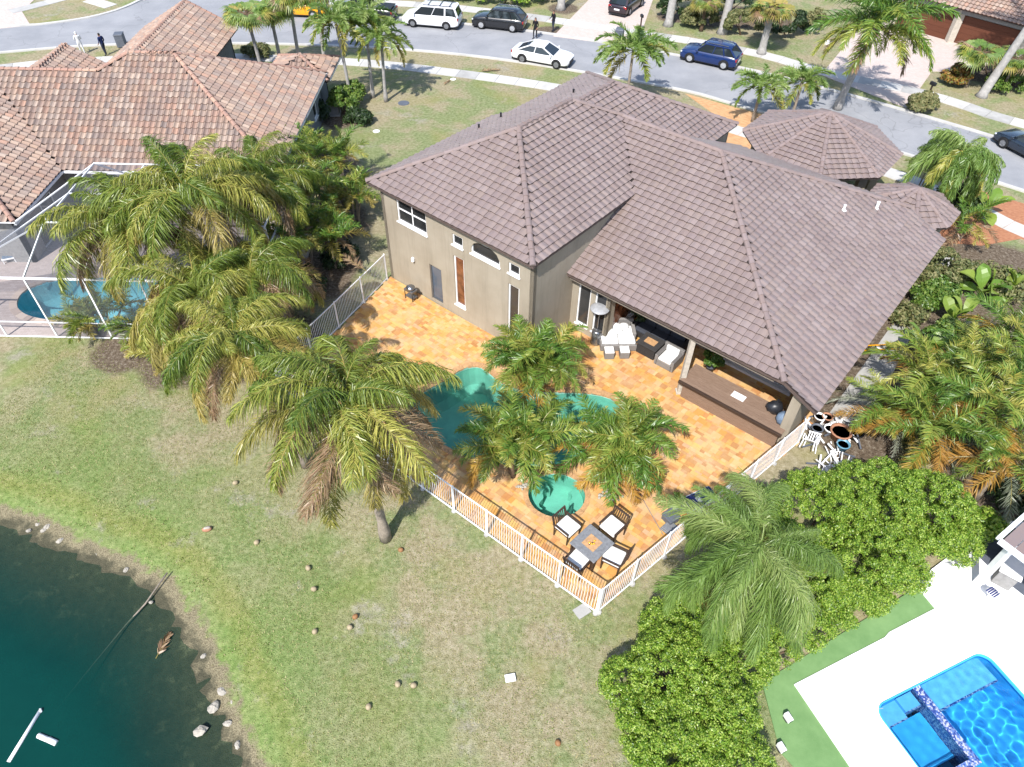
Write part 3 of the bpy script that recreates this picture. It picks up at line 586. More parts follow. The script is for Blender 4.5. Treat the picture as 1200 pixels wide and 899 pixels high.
# ------------------------------------------------------------------ leafy shrubs and hedges
def leaves(blobs, n, size, mat, name, parent, seed=0, up=.35, aspect=.6):
    """n leaf faces spread over the shells of many small clumps: blobs = [(x,y,z,rx,ry,rz)]"""
    g = np.random.default_rng(seed); B = np.array(blobs, float); area = (B[:, 3]*B[:, 4]+B[:, 3]*B[:, 5]+B[:, 4]*B[:, 5]); pk = g.choice(len(B), n, p=area/area.sum())
    d = g.normal(size=(n, 3)); d /= np.linalg.norm(d, axis=1)[:, None]; d[:, 2] = np.where(d[:, 2] < -.45, -d[:, 2], d[:, 2]); rad = g.uniform(.25, 1.1, n)**.6
    c = B[pk, :3]+d*B[pk, 3:]*rad[:, None]
    nr = d+g.normal(0, .55, (n, 3))+np.array([0, 0, up]); nr /= np.linalg.norm(nr, axis=1)[:, None]
    a = np.cross(nr, g.normal(size=(n, 3))); a /= np.linalg.norm(a, axis=1)[:, None]; b = np.cross(nr, a); s = size*g.uniform(.6, 1.35, n)[:, None]
    V = np.stack([c-a*s, c+b*s*aspect-nr*s*.12, c+a*s, c-b*s*aspect-nr*s*.12], 1).reshape(-1, 3); F = np.arange(4*n).reshape(-1, 4)
    return np_mesh(name, V, F, mat, parent)
def clumps(shapes, k, r, seed, jit=.35):
    """covers big ellipsoids with clumps"""
    g = random.Random(seed); out = []
    tot = sum(s[3]*s[4]+s[3]*s[5]+s[4]*s[5] for s in shapes)
    for s in shapes:
        m = max(3, int(k*(s[3]*s[4]+s[3]*s[5]+s[4]*s[5])/tot))
        for i in range(m):
            while True:
                d = Vector((g.gauss(0, 1), g.gauss(0, 1), g.gauss(0, 1))).normalized()
                if d.z > -.35: break
            q = g.uniform(.8, 1.0); rr = r*g.uniform(.55, 1.35)
            out.append((s[0]+d.x*s[3]*q, s[1]+d.y*s[4]*q, max(rr*.5, s[2]+d.z*s[5]*q), rr, rr, rr*g.uniform(.7, 1.1)))
    return out
def shrub(name, label, shapes, n, size, mat, seed, k=40, r=.4, group=None, cat='shrub', trunk=True, aspect=.6):
    cx, cy = shapes[0][0], shapes[0][1]; t = thing(name, label, cat, (cx, cy, 0), 0, group)
    loc = [(s[0]-cx, s[1]-cy, *s[2:]) for s in shapes]
    cl = clumps(loc, k, r, seed); leaves(cl, n, size, mat, 'crown', t, seed, aspect=aspect)
    if trunk:
        g = random.Random(seed)
        for s in loc:
            for i in range(2): an = g.random()*6.28; mb = MB(); mb.tube([(s[0]+.1*math.cos(an), s[1]+.1*math.sin(an), -.05), (s[0]+s[3]*.3*math.cos(an), s[1]+s[4]*.3*math.sin(an), s[2]*.7), (s[0]+s[3]*.7*math.cos(an), s[1]+s[4]*.7*math.sin(an), s[2]+s[5]*.5)], [.06, .04, .015], 5); mb.build('stem', 'bark_brown', t)
    return t

# ================================================================== THE SETTING
def brick(name, c1, c2, mortar, sc, bw=.5, rh=.25, rot=0):
    t = NT(name); v = t.n('Mapping', i_0=t.pos()); v.inputs['Rotation'].default_value = (0, 0, rot)
    b = t.n('TexBrick', i_Vector=v.outputs[0], i_Color1=c1, i_Color2=c2, i_Mortar=mortar, i_Scale=sc, i_Mortar_Size=.012, i_Brick_Width=bw, i_Row_Height=rh)
    t.set(t.mix(t.math('MULTIPLY', t.noise(.8, 4, .6), .35), b.outputs[0], c1), .85, 0, .2); t.bump(b.outputs[1], -.3, .01); return t.m
brick('brick_pink', S(228, 208, 198), S(238, 224, 216), S(206, 186, 176), 2.2, rot=.5)
brick('brick_tan', S(234, 190, 140), S(214, 156, 108), S(226, 190, 150), 2.0, rot=.7)
brick('brick_grey', S(196, 182, 176), S(214, 200, 194), S(170, 156, 150), 2.0)
brick('brick_mulch', S(206, 146, 110), S(180, 120, 90), S(190, 140, 110), 3.2)

SHORE = [(-75, 24), (-40, 20.5), (-28, 17.2)]+[G2(*q, -.4) for q in ((0, 612), (50, 630), (100, 655), (150, 672), (190, 700), (215, 735), (235, 775), (250, 820), (270, 865), (288, 899))]+[(-6.6, 4.6), (-5.6, 1), (-5, -6), (-6, -60)]
SHORE = smooth_loop(SHORE, 6, False); SHORE = [(x+.07*math.sin(i*1.9)+.05*math.sin(i*4.3), y+.07*math.cos(i*1.3)+.05*math.sin(i*3.1)) for i, (x, y) in enumerate(SHORE)]; LAKE = SHORE+[(-75, -60)]
POOL = ccw(smooth_loop([(-4.6, 20.4), (-4.25, 21.5), (-3.2, 22.4), (-2.3, 23.3), (-1.5, 23.5), (-.9, 22.9), (0, 22.2), (1.5, 21.95), (3.0, 22.0), (4.35, 21.7), (4.75, 20.9), (4.3, 19.8), (3.4, 18.9), (2.3, 18.05), (.76, 17.75), (-.62, 17.9), (-1.9, 18.3), (-3.0, 18.95), (-4.0, 19.6)], 3))
SPC = (1.84, 16.42); SPA = [(SPC[0]+1.12*math.cos(k*math.pi/14), SPC[1]+1.06*math.sin(k*math.pi/14)) for k in range(28)]
LP_C = np.array(G2(118, 352))
LPOOL = ccw(smooth_loop([G2(*q) for q in ((20, 357), (28, 343), (48, 333), (80, 327), (130, 326), (190, 328), (215, 345), (190, 372), (120, 380), (60, 376), (30, 369))], 3))
BU = np.array([math.cos(R_(23.8)), math.sin(R_(23.8))]); BV = np.array([BU[1], -BU[0]]); BO = np.array([11.55, 8.55])
def BP(u, v): q = BO+BU*u+BV*v; return (float(q[0]), float(q[1]))
def rrect(u0, u1, v0, v1, r, n=6):
    out = []
    for cu, cv, a0 in ((u1-r, v0+r, -90), (u1-r, v1-r, 0), (u0+r, v1-r, 90), (u0+r, v0+r, 180)):
        for k in range(n+1): a = R_(a0+90*k/n); out.append((cu+r*math.cos(a), cv+r*math.sin(a)))
    return out
BPOOL = ccw([BP(u, v) for u, v in rrect(0, 4.75, 0, 9, .42)])
BEDS = [(*G2(1060, 330), 3.2), (*G2(1110, 400), 5), (*G2(1160, 470), 5), (*G2(1050, 450), 3), (*G2(1000, 500), 2.2), (*G2(1190, 560), 3), (*G2(1160, 330), 4.5), (*G2(210, 425), 1.8), (*G2(270, 420), 1.8), (*G2(150, 410), 1.6), (*G2(325, 400), 2.2), (*G2(375, 200), 2.6), (*G2(380, 260), 2.6), (*G2(365, 320), 2.6), (*G2(405, 140), 1.6), (*G2(830, 18), 3), (*G2(860, 20), 3), (*G2(900, 26), 2.4), (*G2(788, 20), 1.5), (*G2(1165, 85), 3), (*G2(1125, 88), 1.2), (*G2(660, 10), 1.5), (*G2(645, 38), 1.6), (*G2(800, 810), 1.6)]
def ground():
    xs = np.concatenate([np.linspace(-300, -62, 22), np.arange(-60, -32, 1.0), np.arange(-32, 24, .4), np.arange(24, 62, 1.0), np.linspace(64, 300, 20)])
    ys = np.concatenate([np.linspace(-200, -8, 14), np.arange(-6, 32, .4), np.arange(32, 90, 1.0), np.linspace(92, 400, 24)])
    X, Y = np.meshgrid(xs, ys); ins = inpoly_np(X, Y, LAKE); D = dist_np(X, Y, SHORE)
    n1 = np.sin(X*.9+1)*np.sin(Y*.8)*.04+np.sin(X*.31)*np.cos(Y*.37+2)*.05
    land = -.4+.4*np.clip(D/2.0, 0, 1)**.7; Z = np.where(ins, -.4-np.minimum(.16*D+.03*D*D, 3.0), land)
    near = np.clip((26-Y)/6, 0, 1)*np.clip((D-1)/3, 0, 1)*~ins; Z = Z-near*np.abs(n1)*.9
    Z = Z+np.random.default_rng(2).normal(0, .035, Z.shape)*np.clip(1-D/1.6, 0, 1)
    shore = np.where(ins, 1.0, np.clip(1-D/1.25, 0, 1)*.9)
    bed = np.zeros(X.shape)
    for x, y, r in BEDS: bed = np.maximum(bed, np.clip(1.5-np.hypot(X-x, Y-y)/r, 0, 1))
    for pl in (POOL, SPA, LPOOL, BPOOL): Z[inpoly_np(X, Y, pl) | (dist_np(X, Y, pl, True) < .5)] = -2.6
    m, n = X.shape; V = np.stack([X, Y, Z], -1).reshape(-1, 3); I = np.arange(m*n).reshape(m, n)
    o = np_mesh('ground', V, np.stack([I[:-1, :-1], I[:-1, 1:], I[1:, 1:], I[1:, :-1]], -1).reshape(-1, 4), 'grass', smooth=True)
    for nm, a in (('shore', shore), ('bed', bed), ('bank', np.where(ins, 0, np.exp(-((D-1.5)/.75)**2))), ('lakeside', np.where(ins, 0, np.clip(1.25-D/5.5+.25*np.sin(X*.8)*np.sin(Y*.6), 0, 1)))):
        at = o.data.attributes.new(nm, 'FLOAT', 'POINT'); at.data.foreach_set('value', a.astype(np.float32).ravel())
    tag(o, kind='structure')
    def lawn(n, x0, x1, y0, y1, hh, nm):
        g = np.random.default_rng(5); x = g.uniform(x0, x1, n); y = g.uniform(y0, y1, n)
        bad = inpoly_np(x, y, LAKE) | inpoly_np(x, y, DECK_W) | (dist_np(x, y, SHORE) < g.uniform(.3, 1.6, n))
        for pl in (TURF_W, CAGE_W): bad |= inpoly_np(x, y, pl)
        for bx, by, r in BEDS: bad |= np.hypot(x-bx, y-by) < r*g.uniform(.5, .9, n)
        dn = np.sin(x*1.3+np.sin(y*.9)*2)+np.sin(y*1.7+x*.6)*.4+g.normal(0, .9, n); keep = ~bad & (dn > -1.2); x, y = x[keep], y[keep]; n = len(x)
        D = dist_np(x, y, SHORE); z = np.where(D < 2, -.4+.4*np.clip(D/2, 0, 1)**.7, 0)-.02-np.clip((26-y)/6, 0, 1)*np.clip((D-1)/3, 0, 1)*.9*np.abs(np.sin(x*.9+1)*np.sin(y*.8)*.04+np.sin(x*.31)*np.cos(y*.37+2)*.05)
        a = g.uniform(0, 6.28, n); h = g.uniform(.5, 1.3, n)*hh; w = g.uniform(.012, .03, n); lx, ly = g.normal(0, .6, n)*h, g.normal(0, .6, n)*h
        V = np.stack([np.stack([x-np.cos(a)*w, y-np.sin(a)*w, z], 1), np.stack([x+np.cos(a)*w, y+np.sin(a)*w, z], 1), np.stack([x+lx, y+ly, z+h], 1)], 1).reshape(-1, 3)
        return tag(np_mesh(nm, V, np.arange(3*n).reshape(-1, 3), 'grass_blade', loops=3), 'short patchy lawn grass between the lake and the houses', 'grass', kind='stuff')
    lawn(330000, -22, 9, 4, 28, .06, 'lawn_grass')
DECK_AB = [(-24.1, 19.1), (-22.95, 14.8), (-21.9, 10.55), (-5.03, 10.97), (-3.0, 22.9), (-3.2, 25.15), (-15, 25.15), (-15, 19.25)]
DECK_W = [HB(*p)[:2] for p in DECK_AB]
TURF_W = [G2(*q) for q in ((893, 800), (1072, 690), (1150, 640), (1200, 600))]+[(30, 16), (30, -4), (8.6, -4), G2(930, 899), (8.3, 7.2)]
CAGE_W = [(-34, 24.9), (-11.2, 24.9), (-11.2, 36.2), (-34, 36.2)]
ground()
# the lake's surface
def lake():
    xs = np.concatenate([np.linspace(-75, -24, 12), np.arange(-23, -4.5, .5)]); ys = np.concatenate([np.linspace(-60, 2, 14), np.arange(3, 26, .5)])
    X, Y = np.meshgrid(xs, ys); ins = inpoly_np(X, Y, LAKE); D = np.where(ins, dist_np(X, Y, SHORE), 0)
    m, n = X.shape; I = np.arange(m*n).reshape(m, n); o = np_mesh('lake', np.stack([X, Y, np.full(X.shape, -.42)], -1).reshape(-1, 3), np.stack([I[:-1, :-1], I[:-1, 1:], I[1:, 1:], I[1:, :-1]], -1).reshape(-1, 4), 'lake_water')
    at = o.data.attributes.new('depth', 'FLOAT', 'POINT'); at.data.foreach_set('value', np.clip(.1+D*.22, 0, .96).astype(np.float32).ravel()); tag(o, kind='structure')
lake()

# street, kerbs, pavements
NEAR = smooth_loop([(-95, 42), (-60, 52), (-41.7, 58.4), (-33, 60.6), (-22, 61.4), (-10.5, 60.9), (-.55, 58.9), (11.6, 54.4), (16.3, 51.5), (25.8, 44.8), (31.7, 40.2), (45, 29), (60, 15)], 5, False)
FAR_R = smooth_loop([(-26, 130), (-25.5, 78), (-24.5, 72.5), (-21, 69.8), (-12.2, 68.4), (.6, 65.6), (8.8, 62.6), (17.7, 58.6), (25.1, 53.8), (30.9, 49.3), (36, 45), (50, 33), (65, 19)], 5, False)
FAR_L = smooth_loop([(-98, 49), (-63, 58.8), (-44.6, 63.9), (-41, 64.9), (-37.4, 67.2), (-35.4, 71), (-34.6, 78), (-34, 130)], 5, False)
tag(sheet('road', NEAR+FAR_R[::-1]+FAR_L[::-1], (), .012, 'asphalt'), kind='structure')
for nm, pl, sd in (('kerb', NEAR, -1), ('kerb', FAR_R, 1), ('kerb', FAR_L, 1)):
    mb = MB(); strip(mb, pl, .3, -.1, .1, 0); tag(mb.build(nm, 'concrete'), kind='structure')
def pavement(pts, w, step=1.6, z=.035):
    """poured slabs, one mesh each"""
    r = bpy.data.objects.new('sidewalk', None); link(r); tag(r, kind='structure'); P = resample(smooth_loop(pts, 6, False), step); l, q = offset_loop(P, -w/2, False), offset_loop(P, w/2, False)
    for i in range(len(P)-1):
        k = .012/step; mb = MB(); A = lambda a, b, t: (a[0]+(b[0]-a[0])*t, a[1]+(b[1]-a[1])*t)
        mb.prism([A(l[i], l[i+1], k), A(l[i], l[i+1], 1-k), A(q[i], q[i+1], 1-k), A(q[i], q[i+1], k)][::-1], -.08, z+random.uniform(-.004, .004)); mb.build('slab', 'concrete' if random.random() < .8 else 'concrete_old', r)
pavement([(-60, 47)]+[G2(*q) for q in ((0, 80), (60, 75), (150, 69), (265, 67), (300, 68), (377, 71), (460, 77), (550, 88), (600, 95), (645, 102), (755, 122), (845, 147), (873, 156), (960, 180), (1050, 205), (1110, 230), (1160, 252), (1200, 272))]+[(36, 29)], 1.35)
pavement([(-23, 80), (-22.5, 74.5), (-19, 72)]+[G2(*q) for q in ((437, 3), (520, 8), (622, 20), (740, 38), (820, 50), (900, 66), (962, 84), (1075, 108), (1130, 124), (1200, 146))]+[(52, 38)], 1.45)
pavement([G2(12, 14), G2(45, 6), G2(90, -6)], 1.3); pavement([G2(104, 0), G2(125, 6), G2(142, 12)], 1.3)
def ground_sheet(name, px, mat, z=.02): return tag(sheet(name, [G2(*q) if not isinstance(q[0], float) else q for q in px], (), z, mat, .12), kind='structure')
ground_sheet('driveway', [(648, 43), (727, 53), (752, 38), (765, 0), (790, -30), (690, -30), (690, 0)], 'brick_pink')
ground_sheet('driveway', [(962, 88), (1062, 127), (1075, 108), (1092, 84), (1124, 84), (1180, 70), (1040, 20), (1010, 30), (985, 60)], 'brick_pink')
ground_sheet('driveway', [(-60, 40), (-60, -20), (60, -20), (26, 14), (36, 30)], 'brick_pink')
ground_sheet('driveway', [(803, 110), (905, 138), (940, 160), (930, 215), (872, 210), (826, 172), (848, 142)], 'brick_tan')
ground_sheet('front_path', [(1150, 224), (1200, 239), (1230, 250), (1215, 285), (1196, 280), (1150, 288), (1104, 284), (1085, 262), (1128, 240)], 'brick_mulch')

# the pool terrace: bedding, then every stone of the paving
terr = tag(sheet('pool_terrace', DECK_W, [offset_loop(POOL, .05), offset_loop(SPA, .05)], .03, 'grout', .35), kind='structure')
def paving():
    """ashlar of mixed stones in the house's axes"""
    g = random.Random(11); st = []
    b = 10.3
    while b < 25.2:
        hrow = g.choice((.1, .15, .2, .2, .3)); a = -24.4+g.random()*.2
        while a < -2.6:
            wd = g.choice((.12, .2, .2, .3, .3, .4))
            c = HB(a+wd/2, b+hrow/2)[:2]
            if inpoly((a+wd/2, b+hrow/2), DECK_AB): st.append((c, wd-.004, hrow-.004))
            a += wd
        b += hrow
    X = np.array([s[0][0] for s in st]); Y = np.array([s[0][1] for s in st])
    bad = inpoly_np(X, Y, POOL) | inpoly_np(X, Y, SPA) | (dist_np(X, Y, POOL, True) < .22) | (dist_np(X, Y, SPA, True) < .2)
    st = [s for s, k in zip(st, bad) if not k]; st.sort(key=lambda s: s[0][0]**2+s[0][1]**2)
    lib = {}; V, Fc = [], []
    for i, (c, w, h) in enumerate(st):
        z = .03+g.uniform(.012, .016); key = (round(w, 3), round(h, 3))
        if i < 300:
            if key not in lib:
                mb = MB(); mb.box(-w/2, w/2, -h/2, h/2, -.05, 0, top=.998); lib[key] = mb.mesh('paver', 'paver_orange')
            inst('paver', lib[key], terr, Matrix.Translation((c[0], c[1], z)) @ Matrix.Rotation(YAW+g.uniform(-.01, .01), 4, 'Z'))
        else:
            k = len(V); q = [(-w/2, -h/2), (w/2, -h/2), (w/2, h/2), (-w/2, h/2)]
            for zz, s in ((-.05, 1), (0, .998)): V += [(c[0]+EA[0]*x*s+EB[0]*y*s, c[1]+EA[1]*x*s+EB[1]*y*s, z+zz) for x, y in q]
            Fc += [(k+4, k+5, k+6, k+7), (k, k+1, k+5, k+4), (k+1, k+2, k+6, k+5), (k+2, k+3, k+7, k+6), (k+3, k, k+4, k+7)]
    tag(np_mesh('pavers', np.array(V), np.array(Fc), 'paver_orange', terr), kind='stuff')
paving()
def basin(name, label, outline, depth, mat, wmat, cop, zw=-.08, parts=None, cop_mat='coping', cw=.28, step=.42):
    """pool: shell, coping stones, water"""
    P = ccw(outline); n = len(P); c = np.mean(P, 0); t = thing(name, label, 'pool', (c[0], c[1], 0)); L = [(p[0]-c[0], p[1]-c[1]) for p in P]
    mb = MB(); inner = [(x*.97, y*.97) for x, y in L]; rings = [(L, .03), (L, -.12), (inner, -depth*.7), ([(x*.9, y*.9) for x, y in L], -depth)]
    mb.add([(x, y, z) for pl, z in rings for x, y in pl], [(k*n+i, k*n+(i+1) % n, (k+1)*n+(i+1) % n, (k+1)*n+i) for k in range(3) for i in range(n)]+[tuple(range(3*n, 4*n))]); mb.build('shell', mat, t)
    wm = MB(); wm.add([(x, y, zw) for x, y in L], [tuple(range(n))]); wm.build('water', wmat, t)
    if cop:
        out = offset_loop(L, cw); lens = [0]
        for i in range(n): lens.append(lens[-1]+math.dist(L[i], L[(i+1) % n]))
        m = int(lens[-1]/step)
        def at(loop, s):
            s %= lens[-1]; i = max(k for k in range(n) if lens[k] <= s); f = (s-lens[i])/(lens[i+1]-lens[i]+1e-9); a, b = loop[i], loop[(i+1) % n]; return (a[0]+(b[0]-a[0])*f, a[1]+(b[1]-a[1])*f)
        for i in range(m):
            s0, s1 = lens[-1]*i/m+.006, lens[-1]*(i+1)/m-.006; sm = (s0+s1)/2
            cb = MB(); cb.prism([at(out, s0), at(out, sm), at(out, s1), at(L, s1), at(L, sm), at(L, s0)], -.03, .062); cb.build('coping_stone', cop_mat, t)
    return t
pl_ = basin('swimming_pool', 'lagoon-shaped green pool on the orange terrace half hidden by palms', POOL, 1.5, 'plaster_green', 'water_pool', True)
sp_t = basin('spa_pool', 'small round green spa pool beside the dining table', SPA, .95, 'plaster_green', 'water_pool', True, cw=.2, step=.35)
mb = MB()   # the curved bench and drains inside the spa
for a0, a1 in ((110, 215), (-60, 40)):
    arc = [(1.08*math.cos(R_(a0+(a1-a0)*k/10)), 1.02*math.sin(R_(a0+(a1-a0)*k/10))) for k in range(11)]; inn = [((.62+.1*math.sin(k*.9))*math.cos(R_(a0+(a1-a0)*k/10)), (.6+.1*math.sin(k*.9))*math.sin(R_(a0+(a1-a0)*k/10))) for k in range(11)]
    mb.prism(arc+inn[::-1], -.95, -.4)
mb.build('bench', 'plaster_green', sp_t)
for x, y in ((-.2, -.5), (.12, -.55)): MB().lathe([(.11, -.945), (.11, -.92), (.06, -.9)], (x, y, 0), 12).build('drain', 'white_paint', sp_t)

# the neighbour's white terrace with the blue pool
tag(sheet('turf', TURF_W, [offset_loop(BPOOL, .1)], .03, 'turf', .1), kind='structure')
WD = [G2(930, 803), G2(1036, 748), G2(1041, 742), G2(1095, 714), G2(1070, 684), G2(1128, 640), G2(1150, 610), (22, 15.5), (30, 12), (30, -4), G2(995, 899), ]
WD[-1:] = [(13.2, -1), G2(995, 899)]
tag(sheet('white_terrace', WD, [offset_loop(BPOOL, .02)], .075, 'white_deck', .08), kind='structure')
ground_sheet('dark_paving', [(1133, 641), (1152, 622), (1172, 608), (1215, 640), (1215, 712), (1166, 674)], 'pot_grey', .082)
jt = MB()
for a, b in (((1055, 745), (1140, 735)), ((1118, 690), (1200, 775)), ((960, 840), (1035, 830))): strip(jt, [G2(*a, .075), G2(*b, .075)], .012, .07, .0765)
tag(jt.build('terrace_joint', 'concrete_old'), kind='structure')
bpool = basin('swimming_pool', 'bright blue rectangular pool with mosaic edges in the white terrace', BPOOL, 1.45, 'plaster_blue', 'water_blue', False, zw=-.05)
c0 = np.mean(ccw(BPOOL), 0)
def ripples():
    """the blue pool's surface: real small waves that bend the light on to the floor"""
    old = [c for c in bpool.children if c.name.startswith('water')][0]; bpy.data.objects.remove(old)
    us, vs_ = np.linspace(-.02, 4.77, 150), np.linspace(-.02, 9.02, 280); U_, V_ = np.meshgrid(us, vs_); g = np.random.default_rng(4); Z = np.zeros(U_.shape)
    for k in range(16): an = g.uniform(0, 6.28); lam = g.uniform(.22, .46); Z += .0014*(lam/.36)*np.sin((U_*math.cos(an)+V_*math.sin(an))*6.283/lam+g.uniform(0, 6.28))
    Z *= np.clip((U_-1.9)/.4, .25, 1)
    XY = BO+U_[..., None]*BU+V_[..., None]*BV-c0; m, n = U_.shape; I = np.arange(m*n).reshape(m, n)
    o = np_mesh('water', np.concatenate([XY, (Z-.05)[..., None]], -1).reshape(-1, 3), np.stack([I[:-1, :-1], I[1:, :-1], I[1:, 1:], I[:-1, 1:]], -1).reshape(-1, 4), 'water_blue', bpool, True); o.cycles.is_caustics_caster = True
ripples()
def bbox_(mb, u0, u1, v0, v1, z0, z1): mb.prism([tuple(np.array(BP(u, v))-c0) for u, v in ((u0, v0), (u0, v1), (u1, v1), (u1, v0))], z0, z1)
mb = MB(); bbox_(mb, 1.95, 4.55, .03, .85, -1.4, -.28); mb.build('sun_shelf', 'plaster_blue_light', bpool)
mb = MB(); bbox_(mb, .05, 1.0, .05, .62, -1.4, -.4); bbox_(mb, .03, .22, .62, 2.3, -1.4, -.5); bbox_(mb, 1.0, 1.6, .05, .5, -1.4, -.22); mb.build('spa_seat', 'plaster_blue_light', bpool)
mb = MB(); bbox_(mb, .22, 1.66, .62, 2.05, -1.4, -.8); mb.build('spa_floor', 'plaster_blue', bpool)
mb = MB(); bbox_(mb, 1.68, 1.94, .02, 2.52, -1.42, -.035); bbox_(mb, .04, 1.68, 2.3, 2.52, -1.42, -.034); mb.build('divider', 'mosaic', bpool)
mb = MB(); bbox_(mb, 1.95, 4.55, .85, .9, -.5, -.27); bbox_(mb, 1.0, 1.6, .5, .54, -.5, -.21); bbox_(mb, .24, 1.0, .62, .66, -.5, -.39); mb.build('step_edge', 'mosaic', bpool)
rim = MB(); strip(rim, [tuple(np.array(p)-c0) for p in offset_loop(ccw(BPOOL), -.012)]+[tuple(np.array(offset_loop(ccw(BPOOL), -.012)[0])-c0)], .03, -.16, .06, 0); rim.build('waterline_tile', 'plaster_blue', bpool)
for c in bpool.children:
    if not c.name.startswith('water'): c.cycles.is_caustics_receiver = True

# ================================================================== MAIN HOUSE
house = thing('main_house', 'tan stucco house with brown tiled hip roofs in the middle of the picture', 'house', HB(-14, 28))
hc = np.array(HB(-14, 28))
def hb(a, b, z=0.0): return tuple(np.array(HB(a, b, z))-hc)
def hb_list(*pts): return [hb(*p) for p in pts]
E1, PT = 5.55, .482                       # eave and pitch of the tall part
aL, aR, bF, bM, bN = -24.62, -14.5, 18.85, 27.85, 36.55
aM = (aL+aR)/2; HW = (aR-aL)/2; Z1 = E1+HW*PT
E1n = E1-.28; Z1n = Z1-.28
ap = (aM, bF+HW, Z1); an_ = (aM, bN-HW, Z1n)
A0, MB_, ZM, PM = -12.25, 29.76, 7.1, .447   # main ridge end, its b and z, pitch
aJ = aM+(Z1-ZM)/PT                             # where the main ridge meets the tall roof's slope
bE, zE = 21.7, ZM-PM*(MB_-21.7)
aE = -2.7; zR = ZM-PM*(aE-A0); bG = 37.2; zG = ZM-PM*(bG-MB_)
aV = aR; bV = MB_-(ZM-(E1))/PM                 # main slope at the tall roof's eave height
planes = [
 [(aL, bF, E1), (aR, bF, E1), ap],                                                             # tall roof, back hip
 [(aR, bF, E1), (aR, bV, E1), (aJ, MB_, ZM), (aJ, bM+.0, ZM) if False else (aJ+.0, MB_, ZM), (aM, bM, Z1), ap],
 [(aL, bM, E1), (aL, bF, E1), ap, (aM, bM, Z1)],
 [(aR, bM, E1n), (aR, bN, E1n), an_, (aM, bM, Z1n)],
 [(aL, bN, E1n), (aL, bM, E1n), (aM, bM, Z1n), an_],
 [(aR, bN, E1n), (aL, bN, E1n), an_],
 [(aR-.25, bE, zE), (-4.2, bE, zE), (A0, MB_, ZM), (aJ, MB_, ZM), (aR, bV, E1), (aR-.25, bV-.1, E1-.05)],   # main back slope
 [(aE, bE, zR), (aE, bG, zR), (aE-(bG-MB_-(aE-A0))*0-(aE-A0-(bG-MB_)), bG, ZM-PM*(bG-MB_)), (A0, MB_, ZM), (A0+(MB_-bE), bE, zE)],
 [(A0+(bG-MB_), bG, zG), (aR, bG, zG), (aR, MB_, ZM), (A0, MB_, ZM)],                            # main front slope
]
planes[1] = [(aR, bF, E1), (aR, bV, E1), (aJ, MB_, ZM), (aJ-(MB_-bM)*0, MB_, ZM), (aM, bM, Z1), ap]
planes[1] = [(aR, bF, E1), (aR, bV, E1), (aJ, MB_, ZM), (aM+(.0), bM+.0, Z1), ap]
planes[1] = [(aR, bF, E1), (aR, bV, E1), (aJ, MB_, ZM), (aM, bM, Z1), ap]
planes[6] = [(aR-.3, bE, zE), (A0+(MB_-bE), bE, zE), (A0, MB_, ZM), (aJ-.04, MB_, ZM), (aR-.04, bV, E1), (aR-.3, bV-.3, E1-.134)]
P3 = [[hb(*p) for p in pl] for pl in planes]
def house_roof():
    o = {'p': house}
    caps = [(ap, (aL, bF, E1)), (ap, (aR, bF, E1)), (ap, (aM, bM, Z1)), ((aM, bM, Z1n), an_), (an_, (aR, bN, E1n)), (an_, (aL, bN, E1n)), ((aM, bM, Z1), (aJ, MB_, ZM)), ((aJ, MB_, ZM), (A0, MB_, ZM)), ((A0, MB_, ZM), (A0+(MB_-bE), bE, zE)), ((A0, MB_, ZM), (A0+(bG-MB_), bG, zG))]
    # turrets: eight-sided roofs
    pl = list(P3); cp_ = [(hb(*a), hb(*b)) for a, b in caps]
    for (ca, cb), ro, ze, zt in (((-11.4, 42.0), 4.15, 3.2, 5.0), ((-5.05, 39.3), 2.15, 2.8, 3.82)):
        R8 = ro/math.cos(math.pi/8); k8 = [hb(ca+R8*math.cos(math.pi/8+k*math.pi/4), cb+R8*math.sin(math.pi/8+k*math.pi/4), ze) for k in range(8)]; tp = hb(ca, cb, zt)
        for k in range(8): pl.append([k8[k], k8[(k+1) % 8], tp]); cp_.append((k8[k], tp))
    return pl, cp_
hp, hcaps = house_roof()
# tiles are laid in world axes under the house's own empty
def shift(pl): return [[tuple(np.array(p)) for p in q] for q in pl]
CAMP_saved = CAMP; CAMP = CAMP-hc
rf_main = roof(house, hp, hcaps)
CAMP = CAMP_saved
for a_, b_, z_ in ((-7.2, 33.5, 0), (-13.3, 22.9, 0)):
    pass
# vents on the roof
for a_, b_, r_, h_ in ((-5.9, 35.0, .07, .35), (-6.9, 33.0, .06, .25), (-23.2, 25.2, .05, .25), (-23.3, 27.0, .05, .25), (-21.3, 30.5, .05, .25)):
    zz = min(ZM-PM*(a_-A0), 9) if a_ > -12 else E1+(a_-aL)*PT-(.28 if b_ > bM else 0)
    vb = MB(); vb.lathe([(r_*2.6, 0), (r_*1.2, .05), (r_, .07), (r_, h_), (r_*1.15, h_), (r_*1.15, h_+.03)], hb(a_, b_, zz+.02), 10); vb.build('vent_pipe', 'white_metal' if a_ > -8 else 'black_plastic', rf_main)
